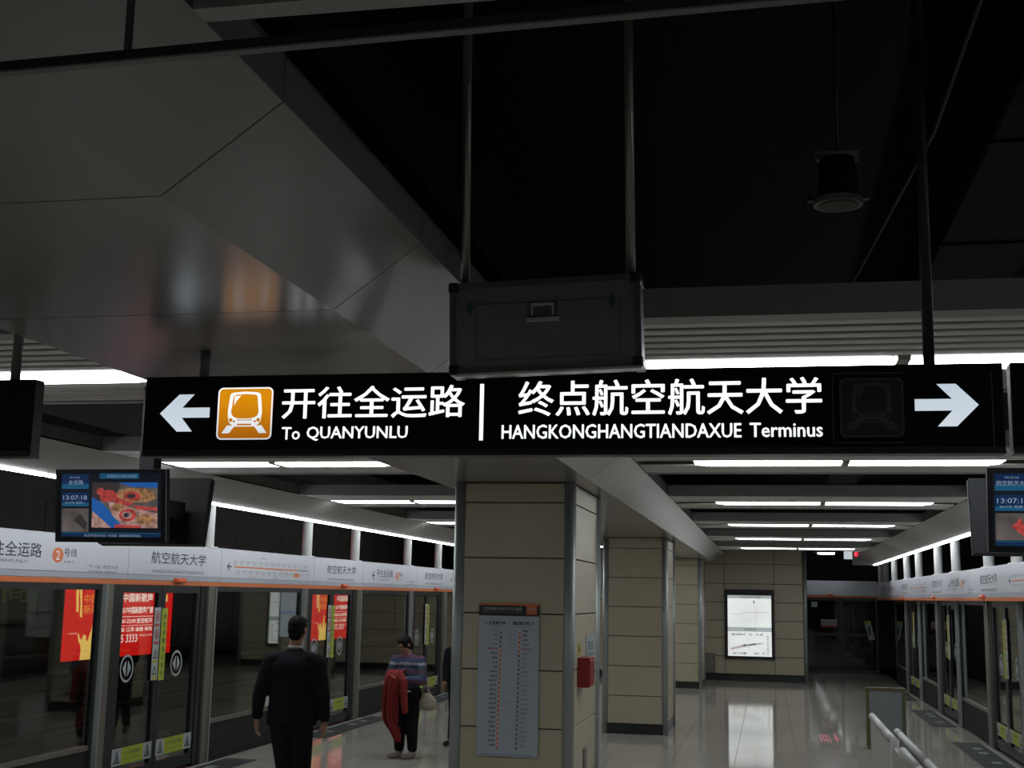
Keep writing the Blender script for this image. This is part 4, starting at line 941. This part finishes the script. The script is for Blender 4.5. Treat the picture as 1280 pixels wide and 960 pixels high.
# ---- man in black suit walking away
man = thing('person', 'man in a black suit with short dark hair walking away on the left', 'person', (-4.19, 11.0, 0))
H1 = 1.02
bm = bmesh.new()
hips = [V((.10, 0, .94)), V((-.10, 0, .94))]
Rk, Ra = V((.095, .06, .50)), V((.10, -.10, .10)); Lk, La = V((-.06, .10, .52)), V((-.055, .16, .10))
chain(bm, [(hips[0], .095), (Rk, .06), (Ra, .042)]); chain(bm, [(hips[1], .095), (Lk, .06), (La, .042)])
for a, yw in ((Ra, 0), (La, 0)): limb(bm, a + V((0, -.02, -.045)), a + V((0, .17, -.065)), .04, .032)
ell(bm, (0, 0, 1.0), (.17, .11, .14)); ell(bm, (0, .0, 1.22), (.165, .11, .22)); ell(bm, (0, 0, 1.42), (.19, .11, .14))
limb(bm, (0, 0, 1.5), (.0, .03, 1.66), .062, .056)
Rm = head(bm, V((.01, .045, 1.745)), 1.03, pi - .12, .10)
sR_, eR, wR = V((.21, .0, 1.46)), V((.285, -.02, 1.17)), V((.295, .03, .96)); sL_, eL, wL = V((-.21, .0, 1.46)), V((-.295, -.03, 1.17)), V((-.315, .0, .97))
chain(bm, [(sR_, .058), (eR, .042), (wR, .028)]); chain(bm, [(sL_, .058), (eL, .042), (wL, .028)])
hand(bm, wR, (.0, .05, -1), (-1, .2, 0), 1, 1.05, .45); hand(bm, wL, (-.03, .05, -1), (1, .2, 0), -1, 1.05, .45)
fuse(bm, 'body', M_skin, man, .009, 3)
bm = bmesh.new()   # jacket
ell(bm, (0, .0, 1.41), (.225, .135, .16)); ell(bm, (0, .0, 1.24), (.205, .13, .22)); ell(bm, (0, .0, 1.08), (.20, .13, .15))
ret = bmesh.ops.create_cone(bm, cap_ends=True, segments=24, radius1=.232, radius2=.195, depth=.36)
bmesh.ops.transform(bm, matrix=Matrix.Translation((0, 0, 1.10)) @ Matrix.Diagonal((1, .62, 1, 1)), verts=ret['verts'])
ell(bm, (0, .015, 1.545), (.10, .085, .055)); ell(bm, (-.13, .0, 1.50), (.11, .09, .06)); ell(bm, (.13, .0, 1.50), (.11, .09, .06))
chain(bm, [(sR_, .085), (eR, .064), (wR + V((0, 0, .03)), .050)]); chain(bm, [(sL_, .085), (eL, .064), (wL + V((0, 0, .03)), .050)])
jk = fuse(bm, 'jacket', M_suit, man, .014, 3, .5)
bm = bmesh.new(); ell(bm, (0, .02, 1.60), (.068, .068, .022)); fuse(bm, 'shirt_collar', M_shirt, man, .008, 1)
bm = bmesh.new()   # trousers
chain(bm, [(hips[0], .105), (Rk, .085), (Ra + V((0, 0, .02)), .068)]); chain(bm, [(hips[1], .105), (Lk, .085), (La + V((0, 0, .02)), .068)]); ell(bm, (0, 0, .98), (.185, .13, .12))
fuse(bm, 'trousers', M_trou, man, .014, 3, .5)
bm = bmesh.new()
for a in (Ra, La):
    limb(bm, a + V((0, -.03, -.05)), a + V((0, .16, -.065)), .048, .038); box(bm, a + V((-.042, -.075, -.10)), a + V((.042, .20, -.08)))
fuse(bm, 'shoe', M_bshoe, man, .01, 2)
bm = bmesh.new()
M_h = Rm
def he(p, r): ell(bm, (0, 0, 0), (1, 1, 1), M_h @ Matrix.Translation(V(p) * 1.03) @ Matrix.Diagonal((r[0], r[1], r[2], 1)))
he((0, .020, .048), (.084, .098, .086)); he((0, .035, .0), (.080, .078, .075)); he((0, .052, -.05), (.062, .055, .045)); he((0, -.035, .085), (.07, .06, .04))
fuse(bm, 'hair', M_hair, man, .008, 2)
man.rotation_euler = (0, 0, .10)

# ---- woman with red coat
wo = thing('person', 'woman in a striped sweater and black trousers looking down at a red coat', 'person', (-4.62, 16.25, 0))
WS = .94
bm = bmesh.new()
hp = [V((.085, 0, .82)), V((-.085, 0, .82))]; kR, aR_ = V((.085, -.02, .45)), V((.085, .02, .09)); kL, aL_ = V((-.09, -.02, .45)), V((-.10, .02, .09))
chain(bm, [(hp[0], .09), (kR, .055), (aR_, .038)]); chain(bm, [(hp[1], .09), (kL, .055), (aL_, .038)])
for a in (aR_, aL_): limb(bm, a + V((0, .0, -.045)), a + V((-.05, -.15, -.055)), .036, .028)
ell(bm, (0, 0, .88), (.155, .11, .12)); ell(bm, (0, 0, 1.05), (.14, .10, .18)); ell(bm, (0, -.01, 1.19), (.165, .105, .12))
limb(bm, (0, 0, 1.25), (-.015, -.03, 1.36), .05, .047)
Rw = head(bm, V((-.03, -.055, 1.425)), .93, -.55, .45)
s1, e1, w1 = V((.175, .0, 1.23)), V((.225, -.05, .98)), V((.06, -.23, 1.0))      # her left arm (image right), forearm across
s2, e2, w2 = V((-.175, .0, 1.23)), V((-.24, -.05, 1.0)), V((-.14, -.25, 1.04))
chain(bm, [(s1, .05), (e1, .038), (w1, .025)]); chain(bm, [(s2, .05), (e2, .038), (w2, .025)])
hand(bm, w1, (-1, -.15, .05), (0, -.2, -1), 1, .92, .5); hand(bm, w2, (.7, -.5, .1), (0, -.3, -1), -1, .92, .6)
fuse(bm, 'body', M_skin, wo, .009, 3)
bm = bmesh.new()
ell(bm, (0, 0, 1.20), (.185, .12, .12)); ell(bm, (0, 0, 1.06), (.175, .125, .17)); ell(bm, (0, 0, .93), (.175, .13, .13)); ell(bm, (0, .0, 1.285), (.085, .075, .035))
chain(bm, [(s1, .072), (e1, .062), (w1 + V((.035, .02, 0)), .046)]); chain(bm, [(s2, .072), (e2, .062), (w2 + V((-.01, .02, 0)), .046)])
fuse(bm, 'sweater', M_knit, wo, .012, 3, .5)
bm = bmesh.new(); limb(bm, w1 + V((.02, .012, 0)), w1 + V((.0, .0, 0)), .036, .034); ell(bm, (-.005, -.012, 1.315), (.056, .055, .014)); ell(bm, (0, -.02, .845), (.165, .115, .03)); fuse(bm, 'shirt', M_shirt, wo, .008, 1)
bm = bmesh.new()
chain(bm, [(hp[0], .115), (kR, .085), (aR_ + V((0, 0, .04)), .066)]); chain(bm, [(hp[1], .115), (kL, .085), (aL_ + V((0, 0, .04)), .066)]); ell(bm, (0, 0, .84), (.17, .125, .10))
fuse(bm, 'trousers', M_trou, wo, .014, 3, .5)
for a in (aR_, aL_):
    bm = bmesh.new(); limb(bm, a + V((0, .01, -.045)), a + V((-.06, -.16, -.055)), .047, .036); ell(bm, a + V((0, .01, -.02)), (.045, .05, .04)); fuse(bm, 'shoe', M_shoe, wo, .009, 2)
bm = bmesh.new()
def he2(p, r): ell(bm, (0, 0, 0), (1, 1, 1), Rw @ Matrix.Translation(V(p) * .93) @ Matrix.Diagonal((r[0], r[1], r[2], 1)))
he2((0, .025, .045), (.078, .088, .078)); he2((0, .045, -.01), (.073, .066, .08)); he2((0, -.03, .085), (.066, .056, .032)); he2((.055, -.015, .03), (.022, .05, .06)); he2((-.055, -.015, .03), (.022, .05, .06)); he2((0, .09, -.06), (.035, .035, .05))
fuse(bm, 'hair', M_hair, wo, .008, 2)
bm = bmesh.new()
for k in (-1, 1): ell(bm, Rw @ (V((k * .028, -.080, .006)) * .93), (.010, .006, .005))
obj('eye', bm, M_ink, None).parent = wo
wo.rotation_euler = (0, 0, -.12)
# red coat: folded over the forearms and hanging (a draped sheet with folds and one sleeve)
def drape(prof, name, m, parent, folds, thick=.012):
    """prof: list of (z, x0, x1, y) ; rippled sheet, solidified"""
    bm = bmesh.new(); nu = 34; rows = []
    for j, (z, x0, x1, y, amp) in enumerate(prof):
        row = []
        for i in range(nu + 1):
            a = i / nu; x = x0 + (x1 - x0) * a
            yy_ = y - .035 * sin(pi * a) + amp * sin(a * folds * 2 * pi + j * .35) * .5 + amp * .4 * sin(a * folds * 4.7 + 1.3 + j * .2)
            row.append(bm.verts.new((x, yy_, z + .012 * sin(a * 7 + j))))
        rows.append(row)
    for r0, r1 in zip(rows, rows[1:]):
        for i in range(nu): bm.faces.new((r0[i], r0[i + 1], r1[i + 1], r1[i]))
    bmesh.ops.recalc_face_normals(bm, faces=bm.faces[:])
    o = obj(name, bm, m, None, True); o.parent = parent
    s = o.modifiers.new('s', 'SOLIDIFY'); s.thickness = thick; s.offset = 0
    b = o.modifiers.new('b', 'SUBSURF'); b.levels = b.render_levels = 1
    return o
coat = thing('coat', 'red coat draped over the arm of the standing woman', 'coat', (-4.62, 16.25, 0)); coat.rotation_euler = (0, 0, -.12)
drape([(1.10, -.12, .02, -.10, .0), (1.115, -.15, .035, -.20, .008), (1.08, -.185, .04, -.28, .015), (1.0, -.205, .02, -.31, .025), (.88, -.215, -.01, -.31, .035), (.72, -.215, -.04, -.30, .045), (.56, -.21, -.03, -.29, .05), (.44, -.20, .0, -.28, .05), (.40, -.13, .03, -.27, .045), (.32, -.08, .055, -.27, .035), (.25, -.03, .06, -.27, .02), (.235, -.01, .045, -.27, .01)], 'front_drape', M_coat, coat, 3.2)
drape([(1.10, -.15, -.02, -.10, .0), (1.09, -.18, -.03, -.12, .01), (.95, -.20, -.02, -.19, .02), (.75, -.205, -.04, -.19, .03), (.52, -.18, -.03, -.19, .03), (.45, -.14, -.04, -.19, .02)], 'back_drape', M_coat, coat, 2.1)
bm = bmesh.new(); chain(bm, [(V((.0, -.26, 1.07)), .045), (V((.075, -.31, .98)), .05), (V((.085, -.31, .80)), .048), (V((.105, -.31, .62)), .043)]); fuse(bm, 'sleeve', M_coat, coat, .01, 3)
# handbag
bag = thing('handbag', 'beige handbag hanging beside the hip of the standing woman', 'bag', (-4.62, 16.25, 0)); bag.rotation_euler = (0, 0, -.12)
bm = bmesh.new(); ell(bm, (.30, -.02, .71), (.125, .055, .095)); ell(bm, (.30, -.02, .67), (.13, .06, .07)); ell(bm, (.29, -.02, .78), (.08, .035, .05)); fuse(bm, 'pouch', M_bag, bag, .008, 3)
bm = bmesh.new(); P_ = [V((.22, -.02, .78)), V((.225, -.02, .88)), V((.24, -.02, .96)), V((.27, -.02, .97)), V((.30, -.02, .88)), V((.34, -.02, .79))]
chain(bm, [(p, .009) for p in P_]); obj('strap', bm, M_bag, None, True).parent = bag
bm = bmesh.new()
for x in (.27, .31, .34): ell(bm, (x, -.065, .755), (.008, .006, .010), seg=8)
obj('metal_tassel', bm, M_steel, None, True).parent = bag

# ---- third person, mostly behind the pillar
p3 = thing('person', 'person in black clothes mostly hidden behind the nearest pillar', 'person', (-4.27, 17.75, 0))
bm = bmesh.new()
q0, q1 = V((.08, 0, .84)), V((-.08, 0, .84))
chain(bm, [(q0, .09), (V((.08, 0, .47)), .058), (V((.08, .02, .09)), .04)]); chain(bm, [(q1, .09), (V((-.09, 0, .47)), .058), (V((-.12, .02, .09)), .04)])
ell(bm, (0, 0, .95), (.155, .11, .16)); ell(bm, (0, 0, 1.22), (.17, .11, .18)); limb(bm, (0, 0, 1.30), (0, -.02, 1.43), .052, .05)
R3 = head(bm, V((0, -.03, 1.50)), .97, -.2, .25)
u1, v1, ww = V((-.18, 0, 1.28)), V((-.21, -.02, 1.05)), V((-.19, -.16, .86)); u2, v2, w2_ = V((.18, 0, 1.28)), V((.22, .0, 1.04)), V((.20, -.10, .84))
chain(bm, [(u1, .05), (v1, .04), (ww, .026)]); chain(bm, [(u2, .05), (v2, .04), (w2_, .026)])
hand(bm, ww, (-.1, -.6, -.4), (1, 0, 0), -1, 1, .8); hand(bm, w2_, (0, -.5, -.8), (-1, 0, 0), 1, 1, .5)
fuse(bm, 'body', M_skin, p3, .01, 3)
bm = bmesh.new(); ell(bm, (0, 0, 1.26), (.185, .125, .13)); ell(bm, (0, 0, 1.05), (.165, .125, .24)); ell(bm, (0, 0, .90), (.165, .125, .12)); chain(bm, [(u1, .07), (v1, .06), (ww + V((0, .03, .04)), .045)]); chain(bm, [(u2, .07), (v2, .06), (w2_ + V((0, .03, .04)), .045)]); fuse(bm, 'jacket', M_suit, p3, .013, 3)
bm = bmesh.new(); chain(bm, [(q0, .11), (V((.08, 0, .47)), .075), (V((.08, .02, .12)), .06)]); chain(bm, [(q1, .11), (V((-.09, 0, .47)), .075), (V((-.12, .02, .12)), .06)]); fuse(bm, 'trousers', M_trou, p3, .013, 3)
for x in (.08, -.12):
    bm = bmesh.new(); limb(bm, (x, .03, .05), (x - .05, -.14, .04), .046, .036); fuse(bm, 'shoe', M_bshoe, p3, .009, 2)
bm = bmesh.new()
def he3(p, r): ell(bm, (0, 0, 0), (1, 1, 1), R3 @ Matrix.Translation(V(p)) @ Matrix.Diagonal((r[0], r[1], r[2], 1)))
he3((0, .02, .045), (.08, .092, .08)); he3((0, .04, -.01), (.074, .07, .07)); fuse(bm, 'hair', M_hair, p3, .009, 2)
